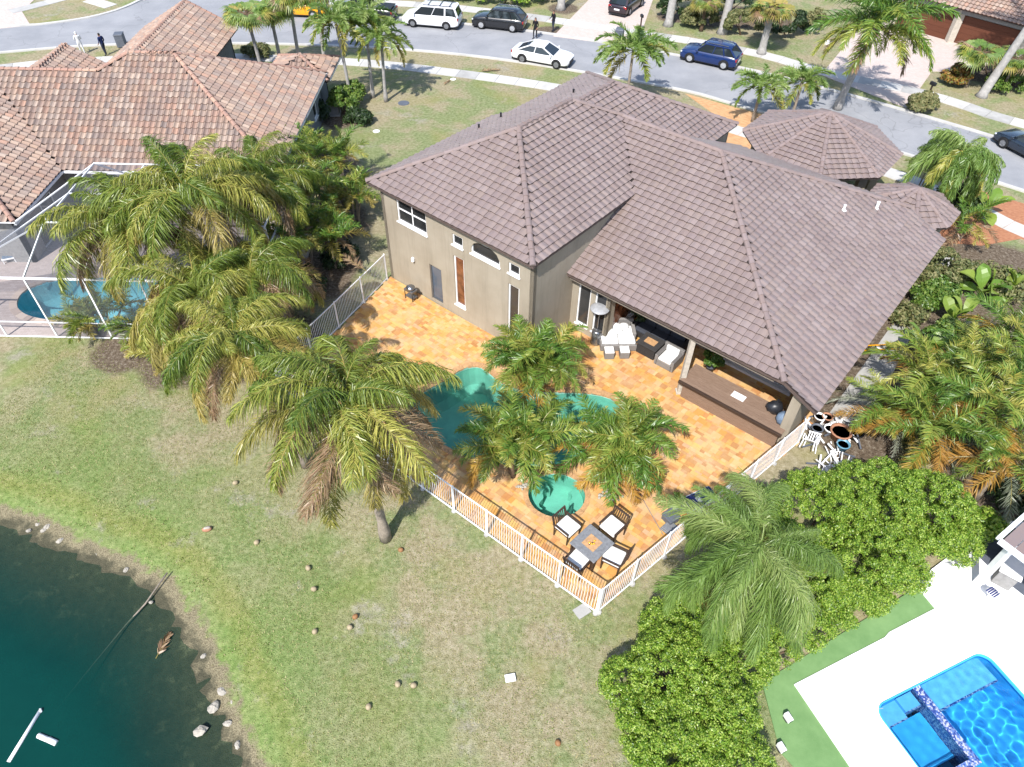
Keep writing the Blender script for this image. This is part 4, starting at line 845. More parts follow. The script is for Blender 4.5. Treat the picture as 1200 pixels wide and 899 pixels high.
# walls
W_ = lambda a0, b0, a1, b1, z0, z1, op=(), **k: wall(house, hb(a0, b0), hb(a1, b1), z0, z1, op, **k)
oo = lambda a0, a1, z0, z1, st, pane='glass_dark': (a0+24.13, a1+24.13, z0, z1, st, pane)
W_(-24.13, 19.2, -14.7, 19.2, 0, E1-.05, [oo(-23.07, -21.1, 3.9, 5.25, 'slider'), oo(-21.12, -20.32, .2, 2.3, 'door', 'glass_blue'), oo(-19.43, -18.79, .75, 3.62, 'single', 'glass_brown'), oo(-19.45, -18.8, 4.22, 4.78, 'single'), oo(-18.3, -16.6, 4.27, 5.02, 'arch'), oo(-16.1, -15.48, 4.28, 4.82, 'single'), oo(-16.1, -15.47, .75, 3.68, 'single')])
W_(-14.7, 19.2, -14.7, 22.2, 0, E1-.08); W_(-14.7, 22.201, -14.7, 36.1, 3.3, E1-.3)
W_(-24.13, 36.1, -24.13, 19.2, 0, E1-.3, [(4, 5.4, 1, 2.3, 'single'), (11, 12.4, 1, 2.3, 'single')]); W_(-14.7, 36.1, -24.13, 36.1, 0, E1-.3)
W_(-14.7, 22.2, -12.6, 22.2, 0, 3.45, [(.35, 1.05, .5, 2.9, 'single'), (1.3, 1.95, .5, 2.9, 'single')]); W_(-12.6, 22.2, -12.6, 25.1, 0, 3.45, [(.5, 2.5, .5, 2.7, 'single', 'glass_brown')])
W_(-12.6, 25.1, -4.3, 25.1, 0, 3.2, [(.6, 3.4, .08, 2.4, 'double'), (4.0, 8.1, .08, 2.3, 'triple')]); W_(-4.3, 25.1, -3.4, 25.1, 0, 2.8)
W_(-3.35, 21.95, -3.35, 36.6, 0, 2.85); W_(-3.75, 21.9, -3.35, 21.9, 0, 2.95)
W_(-3.35, 36.6, -14.7, 36.6, 0, 2.85)
for (ca, cb), ro, hh in (((-11.4, 42.0), 3.5, 3.2), ((-5.05, 39.3), 1.6, 2.8)):
    mb = MB()
    for k in range(8):
        an = math.pi/8+k*math.pi/4; q = hb(ca+ro*math.cos(an), cb+ro*math.sin(an)); mb.bar((q[0], q[1], -.02), (q[0], q[1], hh), .45, .45)
        q2 = hb(ca+ro*math.cos(an+math.pi/4), cb+ro*math.sin(an+math.pi/4)); mb.bar((q[0], q[1], hh-.25), (q2[0], q2[1], hh-.25), .3, .45)
    mb.build('portico', 'stucco', house)
mb = MB(); mb.prism([hb(a, b)[:2] for a, b in ((-14.6, 25.1), (-14.6, 21.75), (-4.6, 21.75), (-4.6, 25.1))][::1], 3.2, 3.24); mb.build('patio_ceiling', 'soffit', house)
mb = MB(); mb.bar(hb(-14.5, 21.95, 3.3), hb(-4.6, 21.95, 3.3), .2, .2); mb.build('beam', 'stucco', house)
mb = MB(); mb.bar(hb(-7.9, 24.95, .1), hb(-4.4, 24.95, .1), .22, .14); mb.build('door_sill', 'white_paint', house)
mb = MB(); q = hb(-8.26, 21.86); mb.bar((q[0], q[1], 0), (q[0], q[1], 3.2), .22, .22); mb.bar((q[0], q[1], 0), (q[0], q[1], .12), .34, .34); mb.build('post', 'stucco_cream', house)
mb = MB()
for a, b, z in (((aL-.01, bF-.01), (aR+.01, bF-.01), E1), ((aR+.01, bF-.01), (aR+.01, bM), E1), ((aR-.3, bE-.01), (A0+(MB_-bE), bE-.01), zE), ((aE+.01, bE), (aE+.01, bG), zR)): mb.bar(hb(*a, z-.07), hb(*b, z-.07), .03, .12)
mb.bar(hb(A0+(MB_-bE), bE-.01, zE-.07), hb(aE, bE-.01, zR-.07), .03, .12)
mb.build('fascia', 'fascia', house)
mb = MB(); q = hb(-22.2, 19.12, 2.05); mb.lathe([(.03, -.1), (.09, -.08), (.09, .08), (.05, .14)], q, 10); mb.build('wall_lamp', 'white_paint', house)
q = hb(-4.9, 24.4, 2.7)
# outdoor bar built against the terrace
bar_t = thing('outdoor_bar', 'long weathered wooden bar counter under the patio eave', 'bar counter', HB(-5.9, 22.2), YAW)
mb = MB()
for k in range(6): MB().box(-2.2, 2.28, -.55, -.53+.004*(k % 2), .02+.155*k, .165+.155*k).build('plank', 'wood_bar', bar_t)
mb.box(-2.2, 2.28, -.525, .55, .03, .96); mb.build('body', 'wood_dark', bar_t)
for k in range(8): MB().box(-2.36, 2.4, -.62+.17*k, -.46+.17*k, .98, 1.03+.002*(k % 3)).build('plank', 'wood_bar', bar_t)
MB().box(-2.38, 2.42, -.76, -.64, .94, 1.06).build('front_rail', 'wood_dark', bar_t, bevel=.01)

# ================================================================== NEIGHBOUR HOUSES
nh = thing('neighbour_house', 'house with blotchy terracotta barrel-tile roof at the upper left', 'house', (-22, 42, 0)); no_ = np.array([-22, 42, 0.])
def nb(x, y, z=0.0): return (x+22, y-42, z)
ze, pt = 2.85, .54
xr, yb_ = -13.15, 35.4; tH = 6.85; ax_, ay, az_ = xr-tH, yb_+tH, ze+tH*pt
xv = -25.0; wv_ = 5.6; lz = ze+pt*5.7
npl = [
 [(xv, yb_, ze), (xr, yb_, ze), (ax_, ay, az_), (-22.6, ay, az_), (-24.2, 41.1, lz), (-30.7, 41.1, lz)],   # back slope
 [(xr, yb_, ze), (xr, ay+tH, ze), (ax_, ay, az_)],                                                          # right hip end
 [(xr, ay+tH, ze), (-21.4, ay+tH, ze), (-21.4, ay, az_), (ax_, ay, az_)],                                   # front slope right
 [(-21.3, 47.5, 2.95), (-21.3, 56.5, 2.95), (-24.7, 56.5, 4.8), (-24.7, 43.0, 4.8), (-21.3, 43.0, 2.95)],   # street wing, right slope
 [(-28.1, 56.5, 2.95), (-28.1, 44.6, 2.95), (-24.7, 42.4, 4.8), (-24.7, 56.5, 4.8)],
 [(-24.0, 46.4, 2.95), (-32.5, 46.4, 2.95), (-30.7, 41.1, lz), (-24.2, 41.1, lz)],
 [(xv, 30.2, ze), (xv, yb_, ze), (-30.7, 41.1, lz), (-30.7, 35.9, lz)],                                      # left wing, right slope
 [(-36.4, 30.2, ze), (xv, 30.2, ze), (-30.7, 35.9, lz)],
 [(-36.4, 46.0, ze), (-36.4, 30.2, ze), (-30.7, 35.9, lz), (-30.7, 41.1, lz)],
 [(-26.4, 47.6, 3.3), (-26.4, 44, 3.3), (-29.4, 42, 4.9), (-29.4, 47.6, 4.9)], [(-32.4, 44, 3.3), (-32.4, 47.6, 3.3), (-29.4, 47.6, 4.9), (-29.4, 42, 4.9)],
 [(-12.9, 52.4, 2.6), (-17.2, 52.4, 2.6), (-15.05, 50.2, 3.5)], [(-12.9, 48.2, 2.6), (-12.9, 52.4, 2.6), (-15.05, 50.2, 3.5)], [(-17.2, 52.4, 2.6), (-17.2, 48.2, 2.6), (-15.05, 50.2, 3.5)], [(-17.2, 48.2, 2.6), (-12.9, 48.2, 2.6), (-15.05, 50.2, 3.5)],
]
ncap = [((xr, yb_, ze), (ax_, ay, az_)), ((xr, ay+tH, ze), (ax_, ay, az_)), ((ax_, ay, az_), (-22.6, ay, az_)), ((-22.6, ay, az_), (-24.2, 41.1, lz)), ((-24.2, 41.1, lz), (-30.7, 41.1, lz)), ((-24.7, 43, 4.8), (-24.7, 56.5, 4.8)), ((-30.7, 41.1, lz), (-30.7, 35.9, lz)), ((xv, 30.2, ze), (-30.7, 35.9, lz)), ((-29.4, 42.4, 4.9), (-29.4, 47.6, 4.9)), ((-21.3, 56.5, 2.97), (-24.7, 56.5, 4.82)), ((-12.9, 52.4, 2.6), (-15.05, 50.2, 3.5)), ((-12.9, 48.2, 2.6), (-15.05, 50.2, 3.5)), ((-17.2, 52.4, 2.6), (-15.05, 50.2, 3.5))]
CAMP_saved = CAMP; CAMP = CAMP-no_
nrf = roof(nh, [[nb(*p) for p in q] for q in npl], [(nb(*a), nb(*b)) for a, b in ncap], w=.34, ex=.4, amp=.11, K=6, kind='barrel', lift=.06, mat='tile_clay', capmat='cap_clay')
CAMP = CAMP_saved
WN = lambda a, b, z1=2.85, op=(), m='stucco_blue': wall(nh, nb(*a), nb(*b), 0, z1, op, m)
WN((-13.6, 35.9), (-13.6, 48.6), 2.8, [(2, 3.4, .9, 2.2, 'slider'), (6.5, 7.9, .9, 2.2, 'slider'), (10, 11, .9, 2.2, 'single')]); WN((-25.4, 35.9), (-13.6, 35.9), 2.8, [(1.5, 5.3, .1, 2.3, 'triple'), (7, 10, .1, 2.3, 'double')], 'stucco_grey'); WN((-25.4, 30.7), (-25.4, 35.9), 2.8, [(1.2, 3.6, .1, 2.2, 'double')], 'stucco_grey'); WN((-36, 30.7), (-25.4, 30.7), 2.8, (), 'stucco_grey')
WN((-13.6, 48.6), (-21.8, 48.6)); WN((-21.8, 48.6), (-21.8, 56.0), 2.9, [(2, 3.4, .9, 2.1, 'slider')]); WN((-21.8, 56), (-27.6, 56), 2.9); WN((-27.6, 56), (-27.6, 46), 2.9); WN((-14, 48.61), (-14, 52), 2.55); WN((-14, 52), (-17, 52), 2.55)
mb = MB()
for a, b, z in (((xv, yb_-.02), (xr+.02, yb_-.02), ze), ((xr+.02, yb_-.02), (xr+.02, ay+tH), ze), ((xv+.02, 30.2), (xv+.02, yb_), ze), ((-12.88, 48.7), (-12.88, 52.4), 2.6)): mb.bar(nb(*a, z-.1), nb(*b, z-.1), .12, .13)
mb.build('gutter', 'white_metal', nh)
vb = MB(); q = nb(*G(46, 106, 5.0)); vb.box(q[0]-.25, q[0]+.25, q[1]-.2, q[1]+.2, q[2]-.1, q[2]+.32, top=.8); vb.build('roof_vent', 'white_metal', nrf)
# leaf litter lying on the low front roof
# garage house across the street
gh = thing('garage_house', 'house with orange tiled roof and brown garage doors at the upper right', 'house', G(1110, 50)); go = G(1110, 50)
gd = G(1190, 80)-G(1062, 42); gd /= np.hypot(gd[0], gd[1]); gnv = np.array([-gd[1], gd[0], 0])
def gb(u, v, z=0.0): q = gd*u+gnv*v; return (q[0], q[1], z)
op = [(.6, 5.0, 0, 2.2, 'door', 'glass_brown'), (5.6, 10.0, 0, 2.2, 'door', 'glass_brown')]
wall(gh, gb(-5.6, .6), gb(6.2, .6), 0, 2.75, [], 'stucco_cream', th=.1, name='back_wall')
for u in (-5.4, .0, 5.4): mb = MB(); mb.bar(gb(u, .3, -.02), gb(u, .3, 2.75), .55, .55); mb.build('pillar', 'stucco_cream', gh)
for u0 in (-5.1, .3):
    d = bpy.data.objects.new('garage_door', None); link(d, gh)
    for k in range(5):
        mb = MB(); mb.bar(gb(u0, .45, .22+.44*k), gb(u0+4.75, .45, .22+.44*k), .05, .43); mb.build('panel', 'wood_garage', d)
mb = MB(); mb.bar(gb(-5.7, .3, 2.62), gb(6.5, .3, 2.62), .62, .5); mb.build('lintel', 'stucco_grey', gh)
CAMP_saved = CAMP; CAMP = CAMP-go
roof(gh, [[gb(-6.6, -.5, 2.85), gb(7.2, -.5, 2.85), gb(3, 5, 5.6), gb(-2.4, 5, 5.6)], [gb(7.2, -.5, 2.85), gb(7.2, 11, 2.85), gb(3, 5, 5.6)], [gb(-6.6, 11, 2.85), gb(-6.6, -.5, 2.85), gb(-2.4, 5, 5.6)], [gb(7.2, 11, 2.85), gb(-6.6, 11, 2.85), gb(-2.4, 5, 5.6), gb(3, 5, 5.6)]],
     [(gb(-6.6, -.5, 2.85), gb(-2.4, 5, 5.6)), (gb(7.2, -.5, 2.85), gb(3, 5, 5.6)), (gb(-2.4, 5, 5.6), gb(3, 5, 5.6))], w=.34, ex=.38, amp=.07, kind='barrel', mat='tile_clay', capmat='cap_clay', budget=0)
CAMP = CAMP_saved
wall(gh, gb(6.2, .6), gb(6.2, 10.5), 0, 2.75, [], 'stucco_cream'); wall(gh, gb(-5.6, 10.5), gb(-5.6, .6), 0, 2.75, [], 'stucco_cream')
# the patio roof corner at the right edge
pr = thing('patio_roof', 'flat reddish patio roof with white gutter at the right edge', 'roof', G(1200, 640)); po = G(1200, 640)
c0_ = G(1173, 632, 2.9)-po; e1_ = G(1200, 608, 2.9)-G(1173, 632, 2.9); e1_ /= np.hypot(e1_[0], e1_[1]); e2_ = np.array([e1_[1], -e1_[0], 0])
def pq(u, v, z): q = c0_+e1_*u+e2_*v; return (q[0], q[1], z)
mb = MB()
for k in range(9): mb = MB(); mb.add([pq(.06, .06+.4*k, 2.9), pq(5, .06+.4*k, 2.9), pq(5, .43+.4*k, 2.9), pq(.06, .43+.4*k, 2.9), pq(.06, .06+.4*k, 2.84), pq(5, .06+.4*k, 2.84), pq(5, .43+.4*k, 2.84), pq(.06, .43+.4*k, 2.84)], [(0, 1, 2, 3), (7, 6, 5, 4), (0, 4, 5, 1), (1, 5, 6, 2), (2, 6, 7, 3), (3, 7, 4, 0)]); mb.build('panel', 'cap_brown', pr)
mb = MB(); mb.bar(pq(-.06, 0, 2.86), pq(-.06, 4, 2.86), .14, .16); mb.bar(pq(0, -.06, 2.86), pq(5, -.06, 2.86), .14, .16); mb.build('gutter', 'white_metal', pr)
mb = MB(); mb.bar(pq(.35, .35, 0), pq(.35, .35, 2.8), .2, .2); mb.build('post', 'white_paint', pr)

# ================================================================== SCREENED CAGE, LEFT
cage = thing('pool_cage', 'white framed screen enclosure over the pool at the left edge', 'screen enclosure', (-21.5, 24.9, 0)); cx0 = np.array([-21.5, 24.9, 0])
def cq(x, y, z): return (x+21.5, y-24.9, z)
XS = [-31.5+2.5*k for k in range(9)]; XS = [-21.6, -19, -16.5, -14, -11.5]; XL = [-29, -26.5, -24]; ZE, ZT, YT = 3.5, 4.5, 27.8
for x in XS:
    MB().bar(cq(x, 24.9, 0), cq(x, 24.9, ZE), .045, .07).build('post', 'white_metal', cage); MB().bar(cq(x, 24.9, ZE), cq(x, YT, ZT), .045, .08).build('rafter', 'white_metal', cage)
    MB().bar(cq(x, YT, ZT), cq(x, 33.2, ZT), .045, .08).build('rafter', 'white_metal', cage); MB().bar(cq(x, 33.2, ZT), cq(x, 35.25, 2.85), .06, .1).build('rafter', 'white_metal', cage)
for x in XL: MB().bar(cq(x, 24.9, 0), cq(x, 24.9, ZE), .045, .07).build('post', 'white_metal', cage)
for y, z, w in ((24.9, .05, .05), (24.9, .95, .04), (24.9, ZE, .075)): MB().bar(cq(-31.5, y, z), cq(-11.5, y, z), w, w).build('rail', 'white_metal', cage)
for y, z, w in ((YT, ZT, .06), (30.3, ZT, .045), (33.2, ZT, .06), (35.25, 2.86, .1)): MB().bar(cq(-21.6, y, z), cq(-11.5, y, z), w, w).build('rail', 'white_metal', cage)
for y in (27.8, 30.3, 33.2): MB().bar(cq(-11.5, y, 0), cq(-11.5, y, ZT), .06, .1).build('post', 'white_metal', cage)
for z in (.95, ZE): MB().bar(cq(-11.5, 24.9, z), cq(-11.5, 35.2, z), .06, .06).build('rail', 'white_metal', cage)
qa, qb, qc = G(-40, 312, 3.3), G(-40, 313, 2.9), G(-10, 270, 2.9)
for a, b in (((-21.6, YT, ZT), qa), ((-21.6, 30.3, ZT), qb), ((-21.6, 33.2, ZT), (-24.9, 30.2, 2.9)), ((-24.9, 30.15, 2.86), (-31.5, 30.15, 2.86))): MB().bar(cq(*a), cq(*b), .05, .06).build('brace', 'white_metal', cage)
for pan in ([(-21.66, YT+.05, ZT), (-21.66, 30.25, ZT), tuple(qb), tuple(qa)], [(-31.4, 24.95, ZE), (-21.66, 24.95, ZE), (-21.66, YT-.05, ZT), tuple(qa)], [(-21.66, 30.35, ZT), (-21.66, 33.1, ZT), (-24.8, 30.25, 2.9), tuple(qb)]): MB().add([cq(*p) for p in pan], [(0, 1, 2), (0, 2, 3)]).build('screen_panel', 'screen', cage)
for i in range(2):
    MB().add([cq(XL[i]+.04, 24.9, .98), cq(XL[i+1]-.04, 24.9, .98), cq(XL[i+1]-.04, 24.9, ZE-.06), cq(XL[i]+.04, 24.9, ZE-.06)], [(0, 1, 2, 3)]).build('screen_panel', 'screen', cage)
for i in range(len(XS)-1):
    x0, x1 = XS[i]+.04, XS[i+1]-.04
    for (ya, za), (yb, zb) in (((24.9, .08), (24.9, .92)), ((24.9, .98), (24.9, ZE-.06)), ((24.95, ZE+.03), (YT-.05, ZT-.02)), ((YT+.05, ZT), (30.26, ZT)), ((30.34, ZT), (33.15, ZT))):
        MB().add([cq(x0, ya, za), cq(x1, ya, za), cq(x1, yb, zb), cq(x0, yb, zb)], [(0, 1, 2, 3)]).build('screen_panel', 'screen', cage)
tag(sheet('cage_terrace', CAGE_W, [offset_loop(LPOOL, .04)], .04, 'brick_grey', .12), kind='structure')
basin('swimming_pool', 'turquoise kidney pool under the screen enclosure', LPOOL, 1.4, 'plaster_teal', 'water_left', True, cop_mat='paver_grey', cw=.35, step=.5)
ch = thing('lounge_chair', 'pale lounge chair with blue cushion inside the screen enclosure', 'lounge chair', G(14, 300), .4)
mb = MB(); mb.box(-.3, .3, -.8, .3, .28, .34); mb.build('seat', 'white_metal', ch); mb = MB(); mb.add([(-.3, .3, .34), (.3, .3, .34), (.3, .85, .8), (-.3, .85, .8), (-.3, .33, .28), (.3, .33, .28), (.3, .9, .76), (-.3, .9, .76)], [(0, 1, 2, 3), (7, 6, 5, 4), (0, 4, 5, 1), (1, 5, 6, 2), (2, 6, 7, 3), (3, 7, 4, 0)]); mb.build('backrest', 'bag_blue', ch)
for x in (-.27, .27):
    for y in (-.75, .25): MB().bar((x, y, 0), (x, y, .3), .04, .04).build('leg', 'white_metal', ch)
MB().box(-.27, .27, -.75, .28, .34, .42).build('cushion', 'bag_blue', ch, bevel=.03)

# ================================================================== FENCES
def fence(label, p0, p1, h=1.55, posts=5, gate=None, bottom=.07):
    a, b = np.array(p0[:2]), np.array(p1[:2]); L = np.hypot(*(b-a)); an = math.atan2(b[1]-a[1], b[0]-a[0]); t = thing('picket_fence', label, 'fence', (a[0], a[1], 0), an)
    pm = MB(); pm.box(-.0075, .0075, -.0075, .0075, bottom, h-.02); pk = pm.mesh('picket', 'white_metal'); n = int(L/.11)
    om = MB(); om.box(-.03, .03, -.03, .03, -.05, h+.04); om.lathe([(.042, h+.04), (.042, h+.06), (.01, h+.09)], (0, 0, 0), 4); po_ = om.mesh('post', 'white_metal')
    for k in range(posts+1): inst('post', po_, t, Matrix.Translation((L*k/posts, 0, 0)))
    for z, w in ((h, .05), (bottom, .055)): MB().bar((0, 0, z), (L, 0, z), w*.7, w).build('rail', 'white_metal', t)
    for k in range(1, n):
        x = L*k/n
        inst('picket', pk, t, Matrix.Translation((x, 0, 0)))
    for k in range(posts+1): MB().lathe([(.11, -.05), (.1, .03), (.03, .04)], (L*k/posts, -.02, 0), 8).build('footing', 'concrete_old', t)
    return t
fence('white picket fence in front of the spa, facing the lake', HB(-14.8, 10.62), HB(-4.97, 10.86), posts=6)
fence('white picket fence on the left of the pool, mostly behind the palm crowns', HB(-21.9, 10.4), HB(-14.9, 10.62), posts=4)
fence('white picket fence running past the queen palm to the bar', HB(-4.93, 10.94), HB(-2.95, 22.6), posts=7)
fence('white picket fence joining the corner of the tall house wall', HB(-24.13, 18.9), HB(-22.0, 10.6), posts=4)

# ================================================================== PALMS AND PLANTS
def up(px, py, h): p = G(px, py, h); return (float(p[0]), float(p[1]))
palm('coconut_palm', 'tall coconut palm standing alone on the lawn before the pool fence', G2(452, 631), 7.0, 'coconut', 42, .98, 3, .17, (-.35, .1), low=.24, dead=.32)
palm('coconut_palm', 'coconut palm with pale bare trunk leaning left over the lawn', G2(358, 546), 5.8, 'coconut', 38, .76, 8, .13, (-1.6, .9), low=.25, dead=.14)
for i, (lb, px, py, h, n, sc, lw, dd) in enumerate((
  ('coconut palm highest in the clump beside the screen enclosure', 232, 238, 6.6, 34, 1.06, .28, .12),
  ('coconut palm in the clump whose fronds reach over the enclosure roof', 150, 268, 5.2, 28, 1.02, .3, .14),
  ('coconut palm in front of the clump with yellow drooping fronds', 225, 345, 4.4, 30, 1.0, .4, .2),
  ('coconut palm at the right of the clump with brown dead fronds', 300, 330, 4.6, 38, .78, .28, .36),
  ('coconut palm behind the clump close to the neighbour house', 300, 215, 5.0, 30, .9, .15, .05))):
    palm('coconut_palm', lb, up(px, py, h), h, 'coconut', n, sc, 20+i, .14, (random.uniform(-.3, .3), random.uniform(-.3, .3)), 'coconut palms beside the screen enclosure', lw, dd)
for i, (lb, px, py, h, k) in enumerate((('low areca clump at the left foot of the coconut palms', 118, 372, .7, 'areca'), ('low areca clump before the coconut trunks', 170, 395, .6, 'areca'), ('shaded areca clump under the coconut fronds', 225, 390, .6, 'areca'), ('yellowing areca clump at the front foot of the coconut palms', 200, 412, .5, 'areca'), ('ragged areca clump on the bare soil under the coconut palms', 255, 418, .5, 'areca'), ('areca clump at the right foot of the coconut clump', 300, 405, .6, 'areca'), ('small areca clump beside the enclosure corner', 108, 372, .6, 'areca'))):
    palm('areca_palm', lb, up(px, py, h), h, k, 26, .75, 40+i, .05, (0, 0), 'areca clumps under the coconut palms', .2, .08, 5, 'palm', 'bark_palm', .4)
for i, (lb, px, py, h, sc, dd) in enumerate((('bushy areca palm against the neighbour house wall', 352, 170, 2.0, .95, .04), ('blue-green areca palm near the grey wall corner', 385, 185, 2.2, .95, .02), ('tall areca palm with a bright yellow leaf between the houses', 365, 225, 2.4, 1.0, .06), ('areca palm leaning over the grass between the houses', 408, 225, 1.8, .85, .05), ('areca palm behind the coconut crowns between the houses', 345, 270, 2.6, 1.05, .1), ('areca palm at the dark corner of the side passage', 385, 275, 1.9, .9, .12), ('areca palm above the side fence in deep shade', 330, 310, 2.4, 1.05, .1))):
    palm('areca_palm', lb, up(px, py, h), h, 'areca', 30, sc, 60+i, .06, (0, 0), 'areca palms between the two houses', .2, dd, 5, 'palm', 'bark_palm', .5)
palm('date_palm', 'pygmy date palm clump behind the lagoon pool next to the patio', G2(624, 452), 2.0, 'date', 64, 1.18, 81, .09, (-.2, .1), 'date palms around the lagoon pool', .22, .06, 3, 'palm', 'bark_brown', .45)
palm('date_palm', 'dark pygmy date palm clump in front of the lagoon pool', G2(604, 562), 2.0, 'date', 62, 1.12, 82, .09, (-.1, .2), 'date palms around the lagoon pool', .22, .06, 3, 'palm', 'bark_brown', .5)
palm('date_palm', 'pygmy date palm clump with white stones at its foot beside the spa', G2(716, 572), 1.9, 'date', 64, 1.16, 83, .09, (.35, .3), 'date palms around the lagoon pool', .25, .1, 3, 'palm', 'bark_brown', .4)
palm('queen_palm', 'large weeping queen palm over the white fence at the lower right', up(888, 640, 5.6), 5.6, 'queen', 42, .92, 91, .16, (0, 0), None, .4, .06)
# right-hand garden
for i, (lb, px, py, h, k, n, sc, lw, dd) in enumerate((
  ('garden palm with orange lower fronds behind the leafy hedge', 1090, 505, 2.4, 'garden', 26, 1.05, .3, .08),
  ('garden palm with orange fronds at the right edge above the hedge', 1165, 480, 3.0, 'garden', 26, 1.1, .3, .08),
  ('garden palm nearest the white patio at the right edge', 1180, 540, 2.4, 'garden', 24, 1.0, .25, .12),
  ('garden palm with long green fronds beside the roof edge', 1085, 445, 2.4, 'garden', 24, 1.05, .15, .05),
  ('garden palm with golden upright fronds in the right garden', 1135, 430, 2.6, 'garden', 24, .95, .35, .05),
  ('garden palm with silvery dead fronds at the right edge', 1185, 400, 3.0, 'garden', 26, 1.1, .15, .35),
  ('small garden palm in the shade between the hedge and the roof corner', 1040, 480, 1.6, 'garden', 20, .85, .3, .1),
  ('garden palm high at the right edge with grey fronds', 1190, 450, 3.2, 'garden', 22, 1.0, .2, .3))):
    palm('garden_palm', lb, up(px, py, h), h, k, n, sc, 110+i, .1, (0, 0), 'palms in the right-hand garden', lw, dd, 1, 'palm')
for i, (lb, px, py) in enumerate((('broad-leaved banana plant with upright leaves in the right garden', 1115, 372), ('broad-leaved banana plant low beside the gravel path', 1080, 420), ('broad-leaved banana plant near the orange front path', 1150, 345), ('broad-leaved banana plant with a pale folded leaf', 1185, 340))):
    palm('banana_plant', lb, up(px, py, .4), .4, 'paddle', 12, .85+.1*(i % 3), 130+i, .09, (0, 0), 'banana plants in the right-hand garden', .2, .1, 2, 'plant', 'bark_brown', .2)
palm('traveller_palm', 'green paddle-leaved plant beside the white front path', G2(1150, 256), .4, 'paddle', 8, .95, 141, .09, (0, 0), None, .2, .1, 1, 'plant')
palm('areca_palm', 'dark palm with ragged fronds under the small turret eave', G2(1118, 282), 1.4, 'areca', 18, .9, 142, .06, (0, 0), None, .3, .2, 2, 'palm')
palm('queen_palm', 'shaggy queen palm between the turret and the street', up(1130, 178, 4.2), 4.2, 'weeping', 34, .85, 143, .14, (0, 0), None, .35, .05)
palm('areca_palm', 'feathery palm clump beside the small turret roof', up(1085, 200, 1.4), 1.4, 'areca', 20, .8, 144, .05, (0, 0), None, .2, .05, 4, 'palm', 'bark_palm', .4)
# street palms
for i, (lb, px, py, h, k, n, sc) in enumerate((('feathery foxtail palm beyond the tall roof beside the grey bin', 742, 60, 4.0, 'foxtail', 24, 1.3), ('foxtail palm left of the pair by the orange driveway', 893, 100, 2.6, 'foxtail', 20, 1.0), ('foxtail palm right of the pair by the orange driveway', 940, 97, 2.6, 'foxtail', 20, 1.0))):
    palm('foxtail_palm', lb, up(px, py, h), h, k, n, sc, 150+i, .11, (0, 0), 'foxtail palms along the street', .2, .05)
palm('royal_palm', 'tall royal palm with ringed trunk rising behind the big turret', G2(981, 128), 5.6, 'royal', 34, 1.4, 160, .26, (.9, .1), None, .3, .12, bark='bark_grey')
lt = thing('leaning_palm', 'smooth grey trunk of a leaning palm rising out of the picture at upper right', 'palm tree', G(1150, 113)); mb = MB(); mb.tube([(0, 0, -.05), (.05, .02, .25), (.5, .1, 2.5), (1.3, .3, 6), (2.4, .5, 10.5)], [.5, .34, .28, .24, .2], 12); mb.build('trunk', 'bark_grey', lt, True)
for i in range(14): inst('frond', frond('royal', (0, 1, 1, 2, 2, 3)[i % 6], i % 3), lt, Matrix.Translation((2.4, .5, 10.5)) @ Matrix.Rotation(i*2.4, 4, 'Z') @ Matrix.Scale(1.1, 4))
for i, (lb, px, py, h, n, sc, ln) in enumerate((('queen palm leftmost of the front-yard trio by the grey wall', 393, 25, 5.6, 18, .85, (-.3, .2)), ('queen palm in the middle of the front-yard trio', 428, 22, 5.4, 18, .8, (.1, .2)), ('queen palm of the front-yard trio with the pale thick trunk', 447, 42, 4.6, 18, .8, (.2, 0)))):
    b = up(px, py, h); palm('queen_palm', lb, (b[0]-ln[0], b[1]-ln[1]), h, 'foxtail', 26, sc*1.22, 170+i, .12, ln, 'front-yard queen palms', .25, .08, bark='bark_grey')
for i, (lb, px, py, h) in enumerate((('fan palm on the verge nearest the terracotta wing roof', 292, 18, 4.6), ('fan palm in the verge group with a dark thin trunk', 316, 12, 4.4), ('fan palm in the verge group close to the yellow vehicle', 336, -4, 5.2), ('fan palm in the verge group leaning right', 366, -12, 5.6))):
    palm('fan_palm', lb, up(px, py, h), h, 'fan', 70, 1.15, 180+i, .14, (.2*(i-1), 0), 'fan palms on the verge', .12, .06, bark='bark_grey')
palm('fan_palm', 'golden fan palm with thick trunk in the bed across the street', up(905, 12, 3.4), 3.4, 'fan', 50, 1.2, 190, .3, (0, 0), None, .3, .15, bark='bark_grey')
palm('fan_palm', 'low golden fan palm between two tall trunks across the street', up(828, 2, 2.4), 2.4, 'fan', 34, 1.0, 191, .16, (0, 0), None, .4, .1, bark='bark_brown')
palm('fan_palm', 'green fan palm beside the garage house', up(1150, 62, 2.6), 2.6, 'fan', 40, 1.2, 192, .12, (0, 0), None, .1, .05)
palm('fan_palm', 'green fan palm at the right edge above the flower bed', up(1192, 70, 2.4), 2.4, 'fan', 36, 1.1, 193, .12, (0, 0), None, .1, .05)
